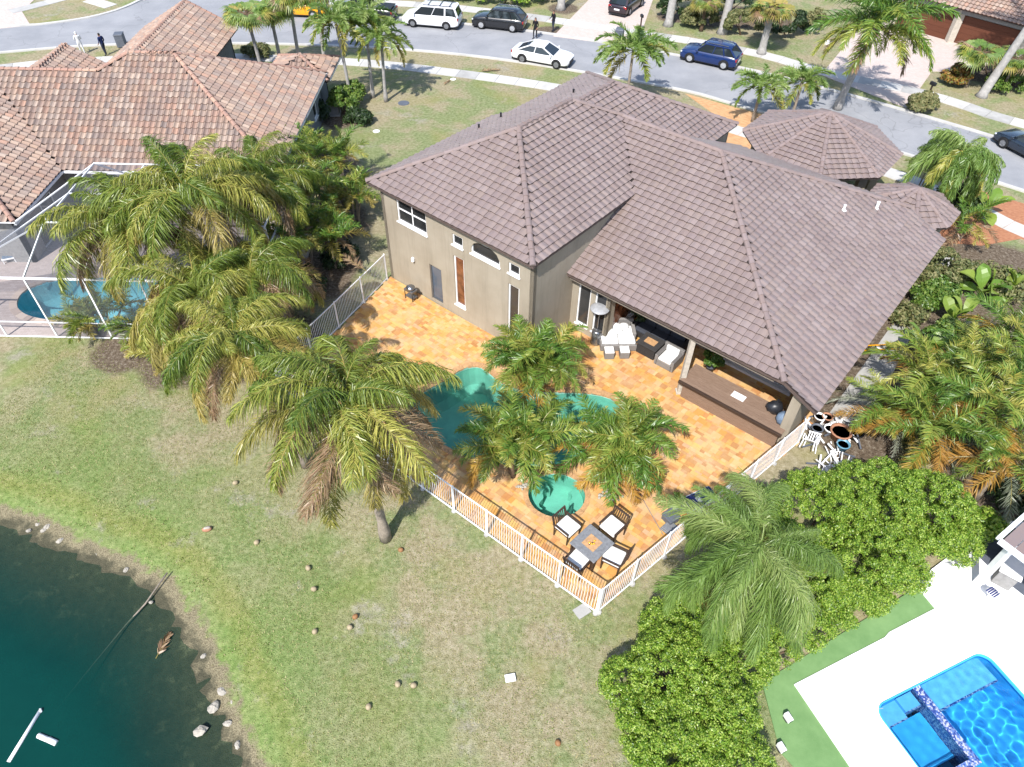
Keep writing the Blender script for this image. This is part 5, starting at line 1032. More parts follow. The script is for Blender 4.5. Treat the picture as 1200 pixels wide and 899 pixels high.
for i, (lb, px, py) in enumerate((('tall pale trunk left of the fan palms across the street', 783, 30), ('tall pale trunk between the shrubs across the street', 846, 39), ('tall trunk beside the hedge at the top edge', 657, 11))):
    t = thing('oak_tree', lb, 'tree', G(px, py), 0, 'tall trunks across the street'); mb = MB(); mb.tube([(0, 0, -.05), (.02, 0, .4), (.1, 0, 4), (.2, .1, 8)], [.55, .36, .3, .22], 10); mb.build('trunk', 'bark_grey', t, True); mb = MB(); mb.tube([(.1, 0, 5), (1.2, .5, 7.5), (2, 1, 9)], [.16, .1, .05], 6); mb.build('limb', 'bark_grey', t, True); mb = MB(); mb.tube([(.15, 0, 6), (-1, -.4, 8), (-1.6, -.6, 9.5)], [.14, .09, .05], 6); mb.build('limb', 'bark_grey', t, True)
    leaves(clumps([(.2, 0, 9.6, 2.6, 2.6, 1.4)], 30, .7, i), 3000, .16, 'leaf_mid', 'crown', t, i)
# hedges and shrubs
def sh(px, py, z, rx, ry, rz): p = G(px, py, z); return (float(p[0]), float(p[1]), z, rx, ry, rz)
shrub('leafy_hedge', 'big bright green leafy hedge between the picket fence and the white terrace', [sh(960, 600, 1.5, 1.7, 1.6, 1.5), sh(1020, 590, 1.7, 1.8, 1.6, 1.6), sh(1080, 600, 1.6, 1.7, 1.5, 1.5), sh(1010, 650, 1.3, 1.8, 1.4, 1.3), sh(930, 680, 1.2, 1.7, 1.3, 1.2), sh(1110, 622, 1.2, 1.1, 1.0, 1.2), sh(880, 715, 1.1, 1.4, 1.2, 1.1), sh(975, 690, .8, 1.3, .8, .8), sh(900, 640, 1.2, 1.3, 1.2, 1.2), sh(1050, 660, .9, 1.0, .8, .9), sh(935, 735, .7, 1.2, .7, .7), sh(1000, 702, .6, 1.2, .6, .6), sh(1120, 640, .8, .8, .8, .8), sh(905, 765, .5, .9, .5, .5), sh(965, 728, .5, 1.0, .45, .5), sh(1015, 703, .5, 1.0, .45, .5), sh(1060, 680, .55, .9, .45, .55)], 300000, .033, 'leaf_bright', 1, 2600, .17, cat='hedge')
shrub('leafy_bush', 'bright green leafy bush at the bottom edge beside the lawn', [sh(800, 790, 1.3, 1.6, 1.5, 1.3), sh(830, 840, 1.2, 1.5, 1.4, 1.2), sh(790, 880, 1.1, 1.3, 1.3, 1.1), sh(850, 900, 1.0, 1.4, 1.2, 1.0), sh(780, 735, .9, .8, .9, .9), sh(735, 800, .8, .8, .8, .8), sh(870, 770, 1.0, 1.0, 1.0, 1.0), sh(820, 740, 1.1, 1.3, 1.2, 1.1), sh(760, 850, .9, .9, 1.0, .9)], 255000, .033, 'leaf_bright', 2, 2200, .17, cat='bush')
shrub('trimmed_hedge', 'trimmed dark green hedge along the far sidewalk at the top edge', [(*G2(x, y), .8, 1.6, 1.0, .9) for x, y in ((500, -4), (530, -1), (560, 2), (590, 4), (618, 5), (640, 0))], 14000, .12, 'leaf_bright', 3, 160, .45, cat='hedge')
for i, (lb, pxs, m, n) in enumerate((
  ('round shrub pale green beside the air conditioner', [(402, 120, .8, .9, .9, .9), (412, 110, .7, .8, .8, .8)], 'leaf_mid', 6000), ('dark low shrub at the foot of the round shrub', [(420, 138, .4, .8, .7, .45)], 'leaf_dark', 2500),
  ('dull green thicket left of the second trunk across the street', [(820, 22, .7, 1.6, 1.0, .8)], 'leaf_dull', 5000), ('dull green rounded shrub right of the second trunk across the street', [(872, 28, .9, 1.8, 1.2, 1.0)], 'leaf_dull', 6000), ('dark shrubs behind the golden fan palm', [(925, 28, .9, 2.0, 1.2, 1.0), (890, 18, .8, 1.4, 1.1, .9)], 'leaf_dark', 7000), ('yellow-green shrub beside the long driveway', [(950, 26, .9, 1.2, 1.0, 1.0)], 'leaf_dull', 4000),
  ('dark shrubs at the top edge between the two trunks', [(800, 6, 1.0, 2.2, 1.2, 1.2), (850, 6, 1.0, 2.4, 1.2, 1.2)], 'leaf_dark', 8000),
  ('clipped round shrub on the verge corner by the far sidewalk', [(1083, 122, .5, 1.0, .9, .6)], 'leaf_dull', 5000), ('flowering shrub under the fan palm by the garage', [(1122, 90, .6, 1.0, .9, .6)], 'leaf_red', 4000), ('mixed shrubs beside the leaning trunk', [(1180, 98, .6, 1.6, .9, .7), (1195, 90, .7, 1.2, 1.0, .8)], 'leaf_mid', 6000), ('dark shrubs behind the leaning trunk', [(1165, 75, .9, 1.8, 1.2, 1.0)], 'leaf_dark', 5000),
  ('dark rounded shrubs between the turret and the street palm', [(1118, 232, .8, .9, .8, .8), (1130, 240, .7, .8, .7, .7)], 'leaf_dark', 5000),
  ('grey-green shrub beside the right eave of the house', [(1108, 315, .9, 1.1, 1.0, .9), (1095, 330, .7, .9, .8, .7)], 'leaf_dull', 6000), ('bright clipped shrub beside the gravel strip', [(1098, 348, .7, .9, .8, .7)], 'leaf_mid', 5000), ('small grey-green shrub at the gravel strip', [(1064, 372, .4, .7, .6, .45)], 'leaf_dull', 2500), ('tangled shrub under the garden palms', [(1125, 400, .7, 1.6, 1.3, .7), (1160, 430, .7, 1.5, 1.2, .7)], 'leaf_mid', 7000), ('olive ground shrub under the orange fronds', [(1060, 500, .5, 1.2, .9, .5), (1130, 520, .6, 1.4, 1.0, .6)], 'leaf_dull', 5000), ('dry shrub at the right edge by the front lawn', [(1185, 335, .6, 1.3, .9, .6), (1160, 325, .5, 1.0, .8, .5)], 'leaf_dull', 4500), ('dark ivy-like shrub at the right edge over the patio', [(1190, 580, .6, 1.0, .9, .6)], 'leaf_dark', 4000),
  ('shaded shrub along the side passage between the houses', [(350, 335, .6, 1.2, 1.0, .7), (400, 300, .5, .9, .9, .5)], 'leaf_dark', 5000), ('pale shrub in the side garden beneath the areca palms', [(395, 240, .6, 1.0, .9, .6)], 'leaf_dull', 3500), ('yellow-green round shrub tip beside the white patio', [(1155, 616, .6, .5, .45, .5)], 'leaf_bright', 1500), ('dark shadowed shrub below the terracotta roof corner', [(368, 130, .7, .9, .9, .8)], 'leaf_dark', 3500),
  ('low dark shrub under the fan palms on the verge', [(300, 60, .4, 1.0, .7, .4)], 'leaf_dull', 2500))):
    shrub('shrub', lb, [sh(*p) for p in pxs], n, .085 if pxs[0][1] > 200 else .11, m, 30+i, 26*len(pxs), .34, cat='shrub')

# ================================================================== VEHICLES
CARS = {  # L, W, H, belt, wheelbase, wheel r, hood z, stations of the top line (x from front 0..1): cowl, roof front, roof rear, tail
 'van':    dict(L=5.1, W=1.98, H=1.78, belt=1.08, wb=3.03, r=.34, hood=.98, cowl=.2, rf=.36, rr=.93, tail=.99, deck=1.05),
 'suv':    dict(L=4.7, W=1.9, H=1.66, belt=1.02, wb=2.82, r=.37, hood=1.0, cowl=.27, rf=.42, rr=.84, tail=.97, deck=1.02),
 'sedan':  dict(L=4.85, W=1.86, H=1.44, belt=.9, wb=2.9, r=.35, hood=.86, cowl=.26, rf=.46, rr=.68, tail=.93, deck=.96),
 'pickup': dict(L=5.7, W=2.0, H=1.85, belt=1.15, wb=3.6, r=.4, hood=1.12, cowl=.28, rf=.38, rr=.58, tail=.62, deck=1.05),
}
def car(name, label, kind, paintm, fw, rw, rims='rim_silver', group='cars along the street', flip=1, centre=None, heading=None):
    """fw, rw: ground points of the front and rear wheels on the side facing the camera"""
    d = CARS[kind]; L, W, H = d['L'], d['W'], d['H']
    if centre is None:
        a, b = np.array(G2(*fw)), np.array(G2(*rw)); hd = a-b; hd /= np.hypot(*hd); mid = (a+b)/2; n = np.array([-hd[1], hd[0]]); n = n if n@mid > 0 else -n; centre = mid+n*(W/2-.1); heading = math.atan2(hd[1], hd[0])
    t = thing(name, label, 'car' if kind != 'pickup' else 'truck', (centre[0], centre[1], .012), heading, group)
    X = lambda f: L/2-f*L; hw = W/2
    # lower body: lofted sections
    st = [(0.0, .80, .42, .62), (.015, .90, .30, d['hood']*.8), (.06, .96, .24, d['hood']*.92), (d['cowl']*.6, 1, .22, d['hood']), (d['cowl'], 1, .22, d['belt']), (.5, 1, .22, d['belt']), (d['rr']*.97, 1, .22, d['belt']+.03), (.95, .97, .26, d['deck']), (.988, .93, .34, d['deck']*.96), (1, .88, .46, d['deck']*.8)]
    mb = MB(); n = 10; vs = []
    for f, w, zb, zt in st:
        w *= hw; x = X(f)
        for y, z in ((-w*.86, zb), (-w*.97, zb+.08), (-w, zb+(zt-zb)*.45), (-w*.985, zt-.14), (-w*.9, zt), (w*.9, zt), (w*.985, zt-.14), (w, zb+(zt-zb)*.45), (w*.97, zb+.08), (w*.86, zb)): vs.append((x, y, z))
    m = len(st); mb.add(vs, [(i*n+k, i*n+(k+1) % n, (i+1)*n+(k+1) % n, (i+1)*n+k) for i in range(m-1) for k in range(n)]+[tuple(range(n))[::-1], tuple((m-1)*n+k for k in range(n))])
    mb.build('body', paintm, t, True, bevel=.02)
    # cabin glass and roof
    b = d['belt']-.01; xw, xf, xr, xt = X(d['cowl']), X(d['rf']), X(d['rr']), X(d['tail']); wb_, wr = hw*.9, hw*.74; zt = H-.05
    g = MB(); q = [(xw, -wb_, b), (xw, wb_, b), (xt, wb_*.97, b+.02), (xt, -wb_*.97, b+.02), (xf, -wr, zt), (xf, wr, zt), (xr, wr*.97, zt), (xr, -wr*.97, zt)]
    for nm, f in (('windscreen', (0, 1, 5, 4)), ('rear_window', (2, 3, 7, 6)), ('side_window', (1, 2, 6, 5)), ('side_window', (3, 0, 4, 7))): MB().add([q[i] for i in f], [(0, 1, 2, 3)]).build(nm, 'car_glass', t)
    r = MB(); rv = []
    for x, w, z in ((xf+.12, wr*.96, zt-.03), (xf-.1, wr*1.02, H-.015), ((xf+xr)/2, wr*1.04, H), (xr+.12, wr*1.0, H-.02), (xr-.1, wr*.94, zt-.03)):
        rv += [(x, -w, z-.05), (x, -w*.86, z), (x, w*.86, z), (x, w, z-.05)]
    r.add(rv, [(i*4+k, i*4+k+1, i*4+5+k, i*4+4+k) for i in range(4) for k in range(3)]); r.build('roof_panel', paintm, t, True)
    p = MB()
    for s in (-1, 1):
        p.bar((xw, s*wb_, b), (xf, s*wr, zt), .09, .06); p.bar((xt, s*wb_*.97, b), (xr, s*wr*.97, zt), .16, .06); p.bar((xf, s*wr, zt), (xr, s*wr, zt), .06, .07)
        nb_ = 2 if kind in ('van', 'suv') else 1
        for k in range(nb_):
            f = .42+.3*k if nb_ == 2 else .5; x = xw+(xt-xw)*f; p.bar((x, s*wb_*1.0, b), (xf+(xr-xf)*f, s*wr*1.005, zt), .07 if k == 0 else .12, .04)
    p.build('pillars', paintm, t)
    wr_ = d['r']
    for x in (d['wb']/2+.02, -d['wb']/2+.02):
        for s in (-1, 1):
            y = s*(hw-.085); w = bpy.data.objects.new('wheel', None); link(w, t); w.location = (x, y, wr_); w.rotation_euler = (R_(90), 0, 0)
            ty = MB(); ty.lathe([(wr_*.62, -.11), (wr_*.94, -.11), (wr_, -.07), (wr_, .07), (wr_*.94, .11), (wr_*.62, .11), (wr_*.62, -.11)], (0, 0, 0), 18, cap=False); ty.build('tyre', 'black_rubber', w, True)
            ri = MB(); ri.lathe([(wr_*.6, -.085), (wr_*.64, -.1), (wr_*.64, .1), (wr_*.6, .085)], (0, 0, 0), 16)
            for k in range(5):
                for e in (-1, 1):
                    an = k*2*math.pi/5; ri.bar((.03*math.cos(an), .03*math.sin(an), -s*-0+e*.095), (wr_*.62*math.cos(an), wr_*.62*math.sin(an), e*.085), .07, .03)
            ri.lathe([(.06, -.1), (.06, .1)], (0, 0, 0), 8); ri.lathe([(wr_*.63, -.06), (wr_*.63, .06)], (0, 0, 0), 16); ri.build('rim', rims, w)
            ar = MB(); pts = [(x+q_*math.cos(R_(a)), s*(hw+.006), max(.2, wr_+q_*math.sin(R_(a)))) for q_ in (wr_-.01, wr_+.06) for a in range(0, 181, 18)]
            ar.add(pts, [(k, k+1, k+12, k+11) for k in range(10)]); ar.build('wheel_arch', 'black_plastic', t)
    for s in (-1, 1):
        MB().box(X(.012)-.14, X(.012)-.0, s*hw*.72-.19, s*hw*.72+.19, d['hood']*.68, d['hood']*.8).build('headlight', 'lamp_clear', t, bevel=.03)
        MB().box(X(1)+.01, X(1)+.13, s*hw*.78-.16, s*hw*.78+.14, d['deck']*.72, d['deck']*.92).build('tail_light', 'lamp_red', t, bevel=.03)
        MB().box(xw-.25, xw-.1, s*(hw+.1)-.1, s*(hw+.1)+.1, b+.0, b+.16).build('mirror', paintm, t, bevel=.03)
        for k, f in enumerate((.42, .66) if kind != 'pickup' else (.42,)): MB().box(X(f)-.09, X(f)+.09, s*hw-.03, s*hw+.025, b-.2, b-.16).build('door_handle', paintm, t)
    MB().box(X(.004)-.05, X(-.004), -.45, .45, .42, .6).build('grille', 'black_plastic', t); MB().box(X(1.003), X(.985), -.26, .26, d['deck']*.55, d['deck']*.68).build('number_plate', 'white_paint', t)
    MB().box(-L/2+.06, L/2-.08, -hw*.88, hw*.88, .18, .3).build('underbody', 'black_plastic', t)
    if kind in ('van', 'suv'):
        for s in (-1, 1): MB().bar((xf-.1, s*wr*.86, H+.05), (xr+.15, s*wr*.86, H+.05), .04, .04).build('roof_rail', 'steel' if kind == 'suv' else 'black_plastic', t)
    if kind == 'van':
        for f in (.2, .55, .85): MB().bar((xf+(xr-xf)*f, -wr*.9, H+.07), (xf+(xr-xf)*f, wr*.9, H+.07), .06, .03).build('roof_bar', 'black_plastic', t)
    if kind == 'pickup': MB().box(-L/2+.15, X(.63), -hw*.8, hw*.8, d['belt']-.05, d['belt']+.012).build('bed_cover', 'black_plastic', t)
    return t
car('parked_van', 'white minivan with roof bars parked at the far kerb', 'van', 'paint_white', (484, 32), (524, 35.5), 'rim_grey')
car('parked_car', 'black estate car parked behind the white minivan', 'suv', 'paint_black', (563, 34), (602, 38.5))
car('parked_car', 'white sedan parked on the near side beyond the tall roof', 'sedan', 'paint_white', (652.6, 81), (610.6, 73.5), 'rim_grey')
car('parked_car', 'blue hatchback parked by the far sidewalk', 'suv', 'paint_blue', (808, 73.5), (846.6, 82))
car('parked_car', 'black car cut off by the right edge', 'sedan', 'paint_navy', (1174.6, 174), (1216, 196), 'rim_grey')
pk_h = np.array(G2(484, 32))-np.array(G2(524, 35.5)); pa = math.atan2(pk_h[1], pk_h[0])
c_ = np.array(G2(462, 27)); pk_u = pk_h/np.hypot(*pk_h); car('parked_truck', 'dark pickup truck with red tail lights behind the palm crowns', 'pickup', 'paint_black', None, None, centre=c_+pk_u*2.9+np.array([-pk_u[1], pk_u[0]])*-.6, heading=pa)
dd_ = G(760, -8)-G(722, 20); car('parked_car', 'dark car seen from behind in the brick driveway at the top edge', 'suv', 'paint_maroon', None, None, centre=np.array(G2(722, 20))+dd_[:2]/np.hypot(*dd_[:2])*2.3, heading=math.atan2(dd_[1], dd_[0]))
car('parked_car', 'yellow vehicle half hidden behind the fan palms', 'van', 'paint_yellow', None, None, centre=G2(352, 17), heading=pa+.1)

# ================================================================== PEOPLE
def person(label, px, py, face, shirt, pants, pose=0, hairm='hair'):
    J = {'pelvis': (0, 0, .93), 'waist': (0, .0, 1.08), 'chest': (0, -.01, 1.3), 'neck': (0, 0, 1.48), 'head': (0, .02, 1.58), 'crown': (0, .01, 1.74)}
    sgn = 1 if pose == 0 else -1
    for s, n_ in ((-1, 'l'), (1, 'r')):
        st_ = .06*s*sgn
        J.update({'sh'+n_: (.19*s, 0, 1.42), 'el'+n_: (.25*s, -.03+.05*pose, 1.14), 'wr'+n_: (.2*s if pose else .25*s, .12+.1*pose, .95+.14*pose), 'ha'+n_: (.18*s if pose else .25*s, .17+.12*pose, .88+.16*pose), 'hip'+n_: (.1*s, 0, .88), 'kn'+n_: (.11*s, .04+st_, .5), 'an'+n_: (.11*s, -.02+st_*1.5, .09), 'to'+n_: (.13*s, .16+st_*1.5, .035)})
    Rd = dict(pelvis=.155, waist=.14, chest=.17, neck=.06, head=.1, crown=.075, sh=.075, el=.05, wr=.036, ha=.042, hip=.1, kn=.062, an=.042, to=.04)
    ks = list(J); bm_ = bpy.data.meshes.new('body'); ed = [('pelvis', 'waist'), ('waist', 'chest'), ('chest', 'neck'), ('neck', 'head'), ('head', 'crown')]
    for n_ in 'lr': ed += [('chest', 'sh'+n_), ('sh'+n_, 'el'+n_), ('el'+n_, 'wr'+n_), ('wr'+n_, 'ha'+n_), ('pelvis', 'hip'+n_), ('hip'+n_, 'kn'+n_), ('kn'+n_, 'an'+n_), ('an'+n_, 'to'+n_)]
    bm_.from_pydata([J[k] for k in ks], [(ks.index(a), ks.index(b)) for a, b in ed], []); o = bpy.data.objects.new('tmp', bm_); COL.objects.link(o)
    m = o.modifiers.new('skin', 'SKIN'); o.modifiers.new('sub', 'SUBSURF').render_levels = 1; o.modifiers['sub'].levels = 1
    if not bm_.skin_vertices: bm_.attributes.new('tmp', 'FLOAT', 'POINT')
    lay = bm_.skin_vertices[0].data if bm_.skin_vertices else None
    if lay:
        for k, v in zip(ks, lay): r = Rd.get(k, Rd.get(k[:-1], .05)); v.radius = (r, r*(.75 if k in ('pelvis', 'waist', 'chest') else 1)); v.use_root = k == 'pelvis'
    dg = bpy.context.evaluated_depsgraph_get(); me = bpy.data.meshes.new_from_object(o.evaluated_get(dg)); bpy.data.objects.remove(o)
    me.materials.clear()
    for q in ('skin', shirt, pants, hairm, 'black_rubber'): me.materials.append(MATS[q])
    for p in me.polygons:
        c = p.center; z = c.z; arm = abs(c.x) > .2 and z < 1.3
        p.material_index = 3 if (z > 1.64 or (z > 1.54 and c.y < .0)) else 0 if z > 1.47 else 0 if (arm and z < 1.0) else 1 if z > .95 or arm else 2 if z > .1 else 4
        p.use_smooth = True
    t = thing('person', label, 'person', G(px, py), face); b = bpy.data.objects.new('body', me); link(b, t)
    fc = MB()      # nose, eyes, ears
    fc.blob((0, .125, 1.6), (.014, .022, .02), 6, 4)
    for s in (-1, 1): fc.blob((.105*s, .01, 1.6), (.012, .025, .035), 6, 4)
    fc.build('face', 'skin', t)
    for s in (-1, 1):
        hb_ = MB(); hx, hy, hz = J['ha'+('l' if s < 0 else 'r')]
        for k in range(4): hb_.tube([(hx+(k-1.5)*.018, hy+.03, hz), (hx+(k-1.5)*.019, hy+.07, hz-.02), (hx+(k-1.5)*.018, hy+.09-.008*abs(k-1.5), hz-.05)], [.01, .009, .007], 5)
        hb_.tube([(hx-s*.035, hy, hz), (hx-s*.06, hy+.03, hz-.01), (hx-s*.06, hy+.06, hz-.02)], [.011, .01, .008], 5); hb_.build('fingers', 'skin', t)
    return t
person('person in dark clothes standing in the street by the black estate car', 627, 45.5, 2.6, 'cloth_black', 'cloth_black', 0)
person('person in dark clothes with grey trousers standing on the verge by the driveway', 648, 37, 2.2, 'cloth_black', 'cloth_jeans', 1)
person('person in white top beyond the terracotta roof at the left', 98, 63.5, .6, 'cloth_white', 'cloth_white', 1, 'cushion_white')
person('person in dark blue clothes beyond the terracotta roof at the left', 125, 65, 1.2, 'cloth_navy', 'cloth_jeans', 0)

# ================================================================== STREET THINGS
def bin_(label, px, py, rz, mat='pot_grey'):
    t = thing('wheelie_bin', label, 'trash bin', G(px, py), rz, 'wheelie bins'); MB().box(-.33, .33, -.36, .36, .06, 1.0).build('body', mat, t, bevel=.03)
    MB().box(-.36, .36, -.4, .42, 1.002, 1.08, top=.92).build('lid', mat, t, bevel=.02); MB().bar((-.3, .44, .98), (.3, .44, .98), .04, .04).build('handle', 'black_plastic', t)
    for s in (-1, 1): o = MB(); o.lathe([(.13, -.03), (.13, .03)], (0, 0, 0), 12); q = o.build('wheel', 'black_rubber', t); q.location = (s*.3, .34, .13); q.rotation_euler = (0, R_(90), 0)
bin_('grey wheelie bin standing at the far kerb beside the driveway', 725, 49, -.3); bin_('grey wheelie bin half hidden by the terracotta ridge', 144, 55, .2)
def disc(name, label, px, py, r, mat, cat, n=14, h=.03): t = MB(); t.lathe([(r, -.03), (r, h*.7), (r*.9, h)], (0, 0, 0), n); return tag(t.build(name, mat, None, loc=G(px, py)), label, cat)
disc('manhole_cover', 'dark round manhole cover on the side lawn near the palm shadow', 473, 121, .42, 'pot_grey', 'manhole cover'); disc('valve_lid', 'small white valve lid on the side lawn by the sidewalk', 531, 93, .22, 'white_paint', 'valve lid'); disc('valve_lid', 'small white valve lid on the side lawn beside the areca palms', 441, 154, .24, 'white_paint', 'valve lid')
disc('meter_lid', 'blue-grey meter lid set in the far sidewalk', 957, 82, .4, 'bag_blue', 'meter lid', 4, .06); disc('valve_lid', 'pale valve box on the far lawn under the royal palm', 969, 52, .2, 'white_paint', 'valve lid', 8, .3)
mbx = thing('mailbox', 'dark mailbox sticking out of the clipped verge shrub', 'mailbox', G(1085, 118), .5); MB().bar((0, 0, 0), (0, 0, 1.15), .1, .1).build('post', 'wood_dark', mbx); MB().box(-.11, .11, -.24, .24, 1.15, 1.4).build('box', 'black_plastic', mbx, bevel=.05)
mbx = thing('mailbox', 'dark mailbox post beside the grey bin', 'mailbox', G(750, 36), .2); MB().bar((0, 0, 0), (0, 0, 1.1), .1, .1).build('post', 'wood_dark', mbx); MB().box(-.11, .11, -.22, .22, 1.1, 1.34).build('box', 'black_plastic', mbx, bevel=.05)
ac = thing('air_conditioner', 'pale air conditioner unit beside the neighbour wall', 'air conditioner', G(391, 133), .1); MB().box(-.42, .42, -.42, .42, .05, .95).build('cabinet', 'stucco_grey', ac, bevel=.03); MB().lathe([(.34, .95), (.34, .99), (.1, 1.0)], (0, 0, 0), 16).build('fan_grille', 'grey_metal', ac); MB().box(-.5, .5, -.5, .5, -.02, .05).build('pad', 'concrete_old', ac)
def dry_frond(label, px, py, rz, sc, z=.05, mat=4):
    t = thing('fallen_frond', label, 'palm frond', G(px, py, z)+np.array([0, 0, .0]), rz); mw = Matrix.Rotation(R_(86 if mat == 4 else 0)*-1*0, 4, 'Y') @ Matrix.Scale(sc, 4)
    me = frond_mesh('dry', 2.2, 40, .5, .05, 6, -4, .12, 'frond_dry', int(px)); inst('frond', me, t, Matrix.Scale(sc, 4))
dry_frond('brown fallen frond lying on the verge beside the sidewalk', 560, 84, .2, .8); dry_frond('small brown dry frond on the side lawn', 520, 100, 1.2, .45)
dry_frond('brown dead frond hanging over the side fence by the tall wall', 430, 318, 2.4, .9, 1.6)

# ================================================================== TERRACE FURNITURE
def box_on(name, mat, par, *a, bevel=.02, **k): return MB().box(*a, **k).build(name, mat, par, bevel=bevel)
dt = thing('dining_table', 'square grey stone dining table with orange tile centre and lemons', 'table', (2.99, 13.82, .05), R_(46))
box_on('tabletop', 'stone_table', dt, -.58, .58, -.58, .58, .68, .73); MB().box(-.27, .27, -.27, .27, .7305, .738).build('inlay', 'coping', dt)
for x in (-.5, .5):
    for y in (-.5, .5): MB().bar((x, y, 0), (x, y, .68), .07, .07).build('leg', 'wood_dark', dt)
fb = thing('lemon_bowl', 'small heap of yellow lemons on the dining table', 'fruit', (2.99, 13.82, .79)); rr_ = random.Random(4)
for k in range(7): o = MB(); o.blob((rr_.uniform(-.11, .11), rr_.uniform(-.1, .1), .03), (.045, .035, .035), 8, 6); o.build('lemon', 'paint_yellow' if k < 5 else 'wood_dark', fb, True)
def dchair(label, x, y, rz):
    t = thing('dining_chair', label, 'chair', (x, y, .05), rz, 'chairs around the dining table'); t.scale = (1.3, 1.3, 1.08)
    box_on('seat', 'wood_dark', t, -.27, .27, -.26, .27, .4, .45); box_on('cushion', 'cushion_white', t, -.27, .27, -.26, .29, .452, .55, bevel=.04)
    for s in (-1, 1):
        MB().tube([(s*.27, -.24, 0), (s*.27, -.25, .45), (s*.26, -.36, .92)], [.022, .024, .02], 6).build('leg', 'wood_dark', t); MB().tube([(s*.27, .24, 0), (s*.27, .25, .62)], .022, 6).build('leg', 'wood_dark', t)
        MB().bar((s*.28, -.3, .64), (s*.28, .27, .64), .05, .03).build('armrest', 'wood_dark', t)
    MB().bar((-.27, -.36, .92), (.27, -.36, .92), .04, .07).build('top_rail', 'wood_dark', t)
    for k in range(7): MB().bar((-.22+.073*k, -.27, .47), (-.22+.073*k, -.355, .9), .03, .015).build('slat', 'wood_dark', t)
for lb, dx, dy, r in (('dark slatted dining chair with white cushion next to the spa', -.84, .8, 0), ('dark slatted dining chair with white cushion facing away from the patio bar', .84, .86, 0), ('dark slatted dining chair with white cushion at the fence corner', .78, -.42, 0), ('dark slatted dining chair with white cushion against the lake-side pickets', -.52, -.62, 0)):
    dchair(lb, 2.99+dx, 13.82+dy, math.atan2(-dy, -dx)-math.pi/2)
# patio suite
db = thing('daybed', 'grey wicker daybed with white cushions at the patio edge', 'daybed', (4.95, 25.45, .05), R_(2)); box_on('base', 'wicker_grey', db, -.85, .85, -.75, .75, .03, .36)
for x in (-.4, .4): box_on('seat_cushion', 'cushion_white', db, x-.39, x+.39, -.68, .55, .362, .5, bevel=.05)
for k, (x, y, r) in enumerate(((-.5, .38, .3), (-.1, .45, -.2), (.35, .4, .4), (.05, .1, .6), (-.35, 0, -.3))): o = MB(); o.blob((0, 0, 0), (.26, .2, .09), 10, 6, .06, seed=k); q = o.build('pillow', 'cushion_white', db, True); q.location = (x, y, .58); q.rotation_euler = (.3, 0, r)
for s in (-1, 1): box_on('arm', 'wicker_grey', db, s*.8-.08, s*.8+.08, -.2, .8, .36, .62)
box_on('back', 'wicker_grey', db, -.85, .85, .7, .84, .36, .75)
for lb, x, y in (('left one of two small grey footstools before the daybed', 4.5, 24.36), ('right one of two small grey footstools before the daybed', 5.22, 24.42)):
    o = thing('footstool', lb, 'footstool', (x, y, .05), R_(3), 'footstools'); box_on('base', 'wicker_grey', o, -.22, .22, -.22, .22, 0, .36); box_on('cushion', 'cushion_white', o, -.22, .22, -.22, .22, .362, .44, bevel=.03)
ft = thing('fire_table', 'dark wicker fire table between the sofa and the armchair', 'table', (6.45, 24.75, .05), YAW); box_on('base', 'wicker_dark', ft, -.48, .48, -.42, .42, 0, .56); box_on('top', 'wicker_dark', ft, -.54, .54, -.48, .48, .562, .62); MB().box(-.28, .28, -.2, .2, .621, .632).build('burner_tray', 'coping', ft)
ac_ = thing('armchair', 'grey wicker armchair with white cushion beside the patio post', 'armchair', (7.2, 23.95, .05), YAW+R_(180)); box_on('base', 'wicker_grey', ac_, -.42, .42, -.42, .42, .02, .36)
for s in (-1, 1): box_on('arm', 'wicker_grey', ac_, s*.42-.08, s*.42+.08, -.42, .42, .02, .6)
box_on('back', 'wicker_grey', ac_, -.5, .5, -.54, -.4, .02, .78); box_on('cushion', 'cushion_white', ac_, -.33, .33, -.38, .42, .362, .5, bevel=.05); o = box_on('back_cushion', 'cushion_white', ac_, -.33, .33, -.39, -.24, .5, .8, bevel=.05)
so = thing('sofa', 'dark slate sofa in the shade under the patio roof', 'sofa', HB(-10.75, 24.1, .05), YAW); box_on('base', 'wicker_dark', so, -1.25, 1.25, -.4, .42, .02, .34)
for k in range(3): box_on('seat_cushion', 'cushion_slate', so, -1.2+.8*k, -.41+.8*k, -.42, .26, .345, .48, bevel=.05); box_on('back_cushion', 'cushion_slate', so, -1.2+.8*k, -.41+.8*k, .2, .4, .48, .86, bevel=.06)
for s in (-1, 1): box_on('arm', 'wicker_dark', so, s*1.32-.1, s*1.32+.1, -.4, .42, .02, .62)
box_on('back', 'wicker_dark', so, -1.25, 1.25, .42, .52, .02, .84)
ph = thing('patio_heater', 'steel patio heater with round reflector left of the daybed', 'heater', (3.95, 25.3, .05)); MB().lathe([(.26, 0), (.27, .04), (.24, .1), (.24, .75), (.18, .8), (.03, .84)], n=18).build('tank_housing', 'steel', ph, True); MB().lathe([(.03, .82), (.03, 1.85)], n=8).build('pole', 'steel', ph); MB().lathe([(.1, 1.8), (.11, 2.02), (.08, 2.06)], n=12).build('burner', 'grey_metal', ph); MB().lathe([(.46, 2.1), (.44, 2.13), (.25, 2.2), (.05, 2.24), (.0, 2.24)], n=24).build('reflector', 'rim_silver', ph, True)
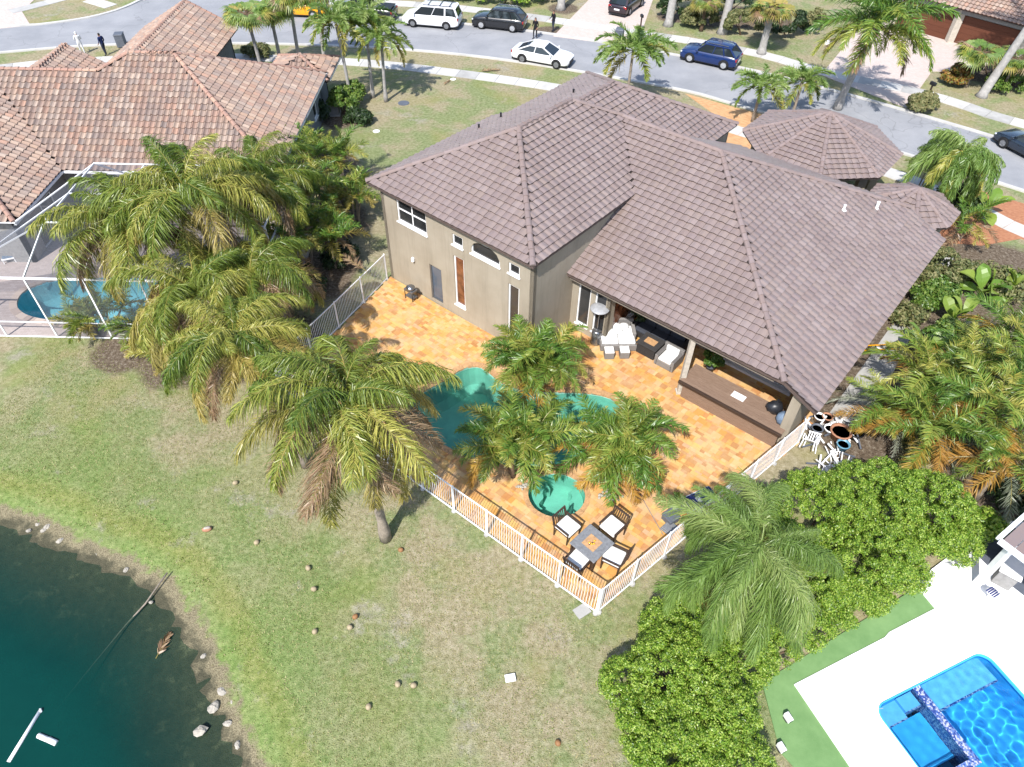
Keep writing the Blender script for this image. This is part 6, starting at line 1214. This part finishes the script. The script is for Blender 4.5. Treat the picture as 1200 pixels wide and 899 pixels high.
# things on and behind the bar
bx = thing('serving_tray', 'white tray lying on the wooden bar top', 'tray', HB(-5.85, 22.35, 1.035), YAW); MB().box(-.3, .3, -.18, .18, 0, .03, top=.96).build('tray', 'white_paint', bx, bevel=.01); MB().box(-.24, .24, -.13, .13, .031, .045).build('lid', 'cushion_white', bx)
for lb, a, b, m, r in (('crumpled black bag lying on the end of the wooden bar', -4.35, 22.55, 'bag_black', .36), ('crumpled pale blue bag on the bar end beside the wing wall', -3.75, 22.25, 'bag_blue', .38)):
    o = MB(); o.blob((0, 0, r*.7), (r, r*.85, r*.8), 14, 9, .13, seed=int(r*100)); t = thing('bag', lb, 'bag', HB(a, b, 1.03)); o.build('sack', m, t, True); MB().tube([(0, 0, r*1.35), (.03, .02, r*1.6), (.08, .0, r*1.75)], [.09, .05, .1], 7).build('tied_neck', m, t)
g_ = thing('gas_grill', 'small metal grill cart on the terrace beside the blue door', 'grill', HB(-22.0, 18.6, .05), YAW); MB().box(-.3, .3, -.2, .2, .5, .62).build('firebox', 'grey_metal', g_, bevel=.02); MB().lathe([(.26, 0), (.22, .12), (.1, .2)], (0, 0, .62), 12).build('lid', 'steel', g_, True)
for x in (-.26, .26):
    for y in (-.17, .17): MB().bar((x, y, 0), (x, y, .5), .03, .03).build('leg', 'black_plastic', g_)
MB().box(-.28, .28, -.18, .18, .16, .18).build('shelf', 'grey_metal', g_)
pp = thing('patio_plant', 'leafy potted plant in the patio shade behind the post', 'potted plant', HB(-7.9, 23.9, .05)); MB().lathe([(.16, 0), (.22, .36), (.24, .38), (.2, .36)], n=14).build('pot', 'pot_grey', pp, True); leaves(clumps([(0, 0, .75, .4, .4, .4)], 14, .16, 5), 900, .07, 'leaf_mid', 'foliage', pp, 5)
pp = thing('patio_plant', 'dark potted plant in the corner beyond the sofa', 'potted plant', HB(-12.0, 24.5, .05)); MB().lathe([(.2, 0), (.26, .4), (.28, .42), (.22, .4)], n=14).build('pot', 'wood_dark', pp, True); leaves(clumps([(0, 0, .95, .5, .5, .55)], 18, .2, 6), 1200, .08, 'leaf_dark', 'foliage', pp, 6)
pl = thing('potted_plant', 'grey round planter with spiky plant near the fence', 'potted plant', (6.38, 15.85, .05)); MB().lathe([(.2, 0), (.32, .2), (.34, .36), (.28, .46), (.25, .44)], n=18).build('pot', 'pot_grey', pl, True); MB().lathe([(.0, .42), (.26, .42)], n=14).build('soil', 'soil', pl)
for k in range(22): an = k*2.4; inst('leaf', frond('paddle', 1+k % 2, k % 3), pl, Matrix.Translation((0, 0, .42)) @ Matrix.Rotation(an, 4, 'Z') @ Matrix.Rotation(.5-.03*k, 4, 'Y') @ Matrix.Diagonal((.28, .12, .28, 1)))
pl = thing('planter', 'dark square planter block beside the round grey planter', 'planter', (6.12, 15.35, .05), .6); box_on('block', 'pot_grey', pl, -.24, .24, -.24, .24, 0, .28); box_on('cap', 'pot_grey', pl, -.26, .26, -.26, .26, .282, .32)
pl = thing('paving_slab', 'loose pale grey slab leaning at the picket fence', 'slab', (6.05, 14.95, .05), .75); box_on('slab', 'stone_table', pl, -.28, .28, -.24, .24, 0, .08); box_on('upper_slab', 'stone_table', pl, -.24, .24, -.22, .22, .082, .14)
bm2 = thing('lounger', 'folded dark blue sun lounger lying by the fence', 'sun lounger', (7.3, 16.2, .05), R_(28)); box_on('seat', 'mat_blue', bm2, -.75, .1, -.3, .3, .14, .2); box_on('backrest', 'mat_blue', bm2, .12, .75, -.3, .3, .16, .24)
MB().bar((-.75, -.32, .14), (.75, -.32, .14), .04, .04).build('frame', 'white_metal', bm2); MB().bar((-.75, .32, .14), (.75, .32, .14), .04, .04).build('frame', 'white_metal', bm2); box_on('headrest', 'cushion_white', bm2, -.1, .1, -.16, .1, .205, .25)
for x in (-.6, .6):
    for y in (-.3, .3): MB().bar((x, y, 0), (x, y, .14), .04, .04).build('leg', 'white_metal', bm2)
sk = random.Random(2)
for c_, n_ in ((G2(714, 582), 26), (G2(608, 570), 16)):
    for k in range(n_):
        o = MB(); r = sk.uniform(.05, .1); o.blob((0, 0, 0), (r, r*.8, r*.6), 7, 5, .12, seed=k); o = o.build('white_stone', 'stone_white', None, True, loc=(c_[0]+sk.gauss(0, .2), c_[1]+sk.gauss(0, .14), .09), rz=k)
        tag(o, 'small white stone in the heap at the foot of a date palm', 'stone', 'white stones at the date palms')
jn = MB(); strip(jn, [G2(745, 572), G2(777, 628)], .03, .03, .058); tag(jn.build('drain_slot', 'grout_grey'), 'thin dark drain slot across the terrace', 'drain')

# things stacked beside the right fence
def plastic_chair(label, px, py, rz, tilt):
    t = thing('plastic_chair', label, 'plastic chair', G(px, py, .15), rz, 'white chairs piled beside the hedge'); t.rotation_euler = (tilt, .3*tilt, rz)
    for x in (-.25, .25):
        for y in (-.22, .24): MB().tube([(x*.9, y*.9, .4), (x*1.1, y*1.15, 0)], [.028, .022], 6).build('leg', 'white_metal', t)
        MB().tube([(x, -.22, .4), (x*1.1, -.2, .62), (x*1.1, .15, .64), (x, .26, .42)], .026, 6).build('armrest', 'white_metal', t)
    box_on('seat', 'white_metal', t, -.25, .25, -.24, .24, .39, .42)
    for k in range(5): MB().bar((-.2+.1*k, -.23, .42), (-.2+.1*k, -.33, .85), .05, .015).build('back_slat', 'white_metal', t)
    MB().bar((-.25, -.33, .86), (.25, -.33, .86), .05, .05).build('top_rail', 'white_metal', t)
plastic_chair('white plastic chair nearest the hedge lying on its back', 958, 545, .4, 1.3); plastic_chair('white plastic chair upside down beside the terracotta pot', 970, 520, 1.6, 2.8); plastic_chair('white plastic chair tipped against the fence end', 946, 528, 2.5, .9); plastic_chair('white plastic chair under the blue bucket', 984, 532, .2, 2.2)
def pot(label, px, py, r, mat, name='flower_pot', h=None, cat='pot'):
    h = h or r*1.6; t = thing(name, label, cat, G(px, py, .02)); MB().lathe([(r*.7, 0), (r, h*.85), (r*1.08, h*.86), (r*1.08, h), (r*.92, h), (r*.85, h*.8)], n=16).build('wall', mat, t, True); MB().lathe([(0, h*.8), (r*.85, h*.8)], n=12).build('soil', 'soil', t)
pot('wide terracotta bowl among the white chairs', 982, 513, .42, 'terracotta', h=.45); pot('small orange pot by the roof corner', 967, 494, .22, 'terracotta'); pot('blue bucket on the white chair heap', 985, 527, .26, 'plastic_blue', 'bucket', .4, 'bucket'); pot('dark plastic pot right of the terracotta bowl', 1000, 512, .32, 'black_plastic', h=.35); pot('white bucket next to the terracotta bowl', 970, 508, .24, 'white_metal', 'bucket', .36, 'bucket')
pot('grey pot beside the wing wall of the house', 955, 508, .24, 'pot_grey'); pot('white pot close to the roof corner', 958, 494, .22, 'white_paint')
fr_ = random.Random(9)
for i in range(34):
    p = G(fr_.uniform(942, 1012), fr_.uniform(488, 548)); a = fr_.random()*3.14; l = fr_.uniform(.12, .5); o = MB(); o.bar((-l, 0, .06), (l, 0, .06+fr_.uniform(0, .3)), .06, .05); o = o.build('white_board', 'white_metal' if i % 4 else 'pot_grey', None, loc=(p[0], p[1], fr_.uniform(0, .25)), rz=a); tag(o, 'loose white board in the junk heap beside the house corner', 'board', 'boards in the junk heap')
ld = thing('step_ladder', 'yellow ladder lying on the gravel strip under the eave', 'ladder', G(1030, 408, .1), .1)
for s in (-1, 1): MB().bar((-.9, s*.16, .05), (.9, s*.16, .05), .05, .04).build('rail', 'paint_yellow', ld)
for k in range(6): MB().bar((-.75+.3*k, -.16, .05), (-.75+.3*k, .16, .05), .03, .03).build('rung', 'steel', ld)
pp_ = thing('garden_hose', 'pale pipe lying across the gravel strip', 'pipe', G(1048, 415)); MB().tube([(-.9, .5, .04), (-.2, .1, .05), (.5, -.5, .05), (.7, -.9, .04)], .035, 6).build('pipe', 'white_metal', pp_, True)
ground_sheet('gravel_strip', [(960, 500), (975, 480), (1108, 292), (1120, 300), (1075, 380), (1045, 440), (1010, 500), (985, 520)], 'concrete_old', .012)
# neighbour's patio corner, right
bz = thing('grill_station', 'white counter block jutting from under the right-edge patio roof', 'counter', G(1172, 682), R_(52)); box_on('base', 'stucco_grey', bz, -.28, .95, -.3, .3, .0, .82); box_on('top', 'white_paint', bz, -.34, 1.0, -.36, .36, .822, .9)
st_ = thing('bar_stool', 'striped blue and white stool at the end of the white counter', 'stool', G(1155, 702), .5); MB().lathe([(.2, .0), (.18, .04), (.03, .06), (.03, .44), (.19, .46), (.2, .5), (.0, .5)], n=14).build('frame', 'white_metal', st_, True)
for k in range(5): MB().box(-.17, .17, -.17+.07*k, -.13+.07*k, .503, .52).build('stripe', 'mat_blue', st_)
bn = thing('serving_cart', 'pale serving cart in the shade of the right-edge patio roof', 'cart', G(1180, 655), .9); box_on('cabinet', 'stucco_grey', bn, -.4, .4, -.28, .28, .12, .8); box_on('top', 'white_paint', bn, -.44, .44, -.32, .32, .802, .85)
for x in (-.34, .34):
    for y in (-.22, .22): MB().lathe([(.05, 0), (.05, .12)], (x, y, 0), 8).build('wheel', 'black_rubber', bn)
for lb, px, py in (('small white and black lamp standing on the artificial turf', 922, 843), ('white edged box lamp in the gravel at the turf border', 914, 878)):
    o = thing('garden_lamp', lb, 'garden lamp', G(px, py), .4); box_on('base', 'black_plastic', o, -.1, .1, -.1, .1, 0, .05); box_on('housing', 'white_paint', o, -.08, .08, -.14, .14, .05, .26); MB().box(-.06, .06, -.145, -.14, .09, .22).build('lens', 'glass_dark', o)

# ================================================================== LAWN AND LAKE THINGS
co = MB(); co.blob((0, 0, .09), (.11, .095, .09), 10, 7, .05); cme = co.mesh('coconut', 'coconut', True); co2 = co.mesh('coconut', 'coconut_brown', True)
for i, (px, py) in enumerate(((368, 691), (368, 741), (409, 737), (417, 723), (467, 802), (484, 802), (432, 829), (470, 646), (302, 637), (361, 666), (276, 566), (652, 872))):
    o = bpy.data.objects.new('coconut', cme if i % 4 < 3 else co2); link(o); p = G(px, py); o.location = (p[0], p[1], -.04); o.rotation_euler = (.3*(i % 3), .2*(i % 2), i*1.3); tag(o, 'fallen coconut lying on the lawn', 'coconut', 'fallen coconuts on the lawn')
o = MB(); o.box(-.17, .17, -.12, .12, -.01, .07); tag(o.build('white_block', 'white_paint', None, bevel=.01, loc=G(598, 795), rz=.2), 'white paving block lying on the lawn', 'block')
tag(MB().box(-.26, .26, -.2, .2, -.03, .02).build('concrete_slab', 'concrete_old', None, loc=G(682, 716), rz=.6), 'flat pale slab in the grass beside the fence corner', 'slab')
t = thing('husk', 'orange-brown coconut husk shell on the green lawn near the lake', 'coconut husk', G(243, 621), .3); o = MB(); o.blob((0, 0, .06), (.19, .11, .1), 10, 6, .1); o.build('shell', 'terracotta', t, True); o = MB(); o.blob((.02, 0, .12), (.14, .07, .06), 8, 5, .1); o.build('inside', 'stone_white', t, True)
sr_ = random.Random(12)
for i, (px, py, r) in enumerate(((45, 615, .16), (57, 618, .24), (52, 622, .18), (71, 634, .2), (100, 634, .15), (118, 643, .15), (130, 641, .18), (115, 649, .2), (148, 668, .16), (34, 622, .14), (177, 706, .12), (239, 769, .16), (263, 802, .17), (261, 811, .26), (251, 829, .3), (273, 824, .16), (267, 848, .2), (279, 873, .18), (235, 857, .3), (196, 678, .14), (220, 720, .1), (5, 590, .2), (28, 600, .16), (236, 745, .1))):
    p = G(px, py, -.36); o = MB(); o.blob((0, 0, 0), (r*.72, r*.52, r*.45), 9, 6, .16, seed=i); tag(o.build('shore_stone', 'stone_white', None, False, loc=(p[0], p[1], -.36+r*.1), rz=sr_.random()*6), 'pale stone lying at the lake edge', 'stone', 'stones along the lake edge')
o = MB(); a, b = G(10, 893, -.4), G(47, 833, -.4); o.tube([a, b], .055, 8); o.tube([b, b+np.array([.04, .03, 0])], .07, 8); tag(o.build('floating_pipe', 'white_metal', None, True), 'long white pipe floating at the lower left of the lake', 'pipe')
o = MB(); a, b = G(45, 862, -.4), G(66, 871, -.4); o.tube([a, (a+b)/2], .08, 8); o.tube([(a+b)/2+np.array([.02, 0, 0]), b], .085, 8); tag(o.build('float_tube', 'white_metal', None, True), 'short white float tube beside the long floating pipe', 'float')
o = MB(); o.tube([G(196, 671, .02), G(170, 708, -.36), G(147, 733, -.5), G(100, 790, -.62), G(47, 856, -.7)], [.03, .03, .028, .026, .024], 7); tag(o.build('mooring_pole', 'bark_palm', None, True), 'long thin pole running from the bank down into the lake', 'pole')
t = thing('floating_frond', 'brown palm leaf floating on the lake near the bank', 'palm frond', G(192, 755, -.4), R_(80)); inst('frond', frond_mesh('fl', .9, 26, .3, .06, 2, -2, .02, 'frond_dry', 77, fwd=1.6, fold=0), t, Matrix.Translation((-.5, 0, .01)))
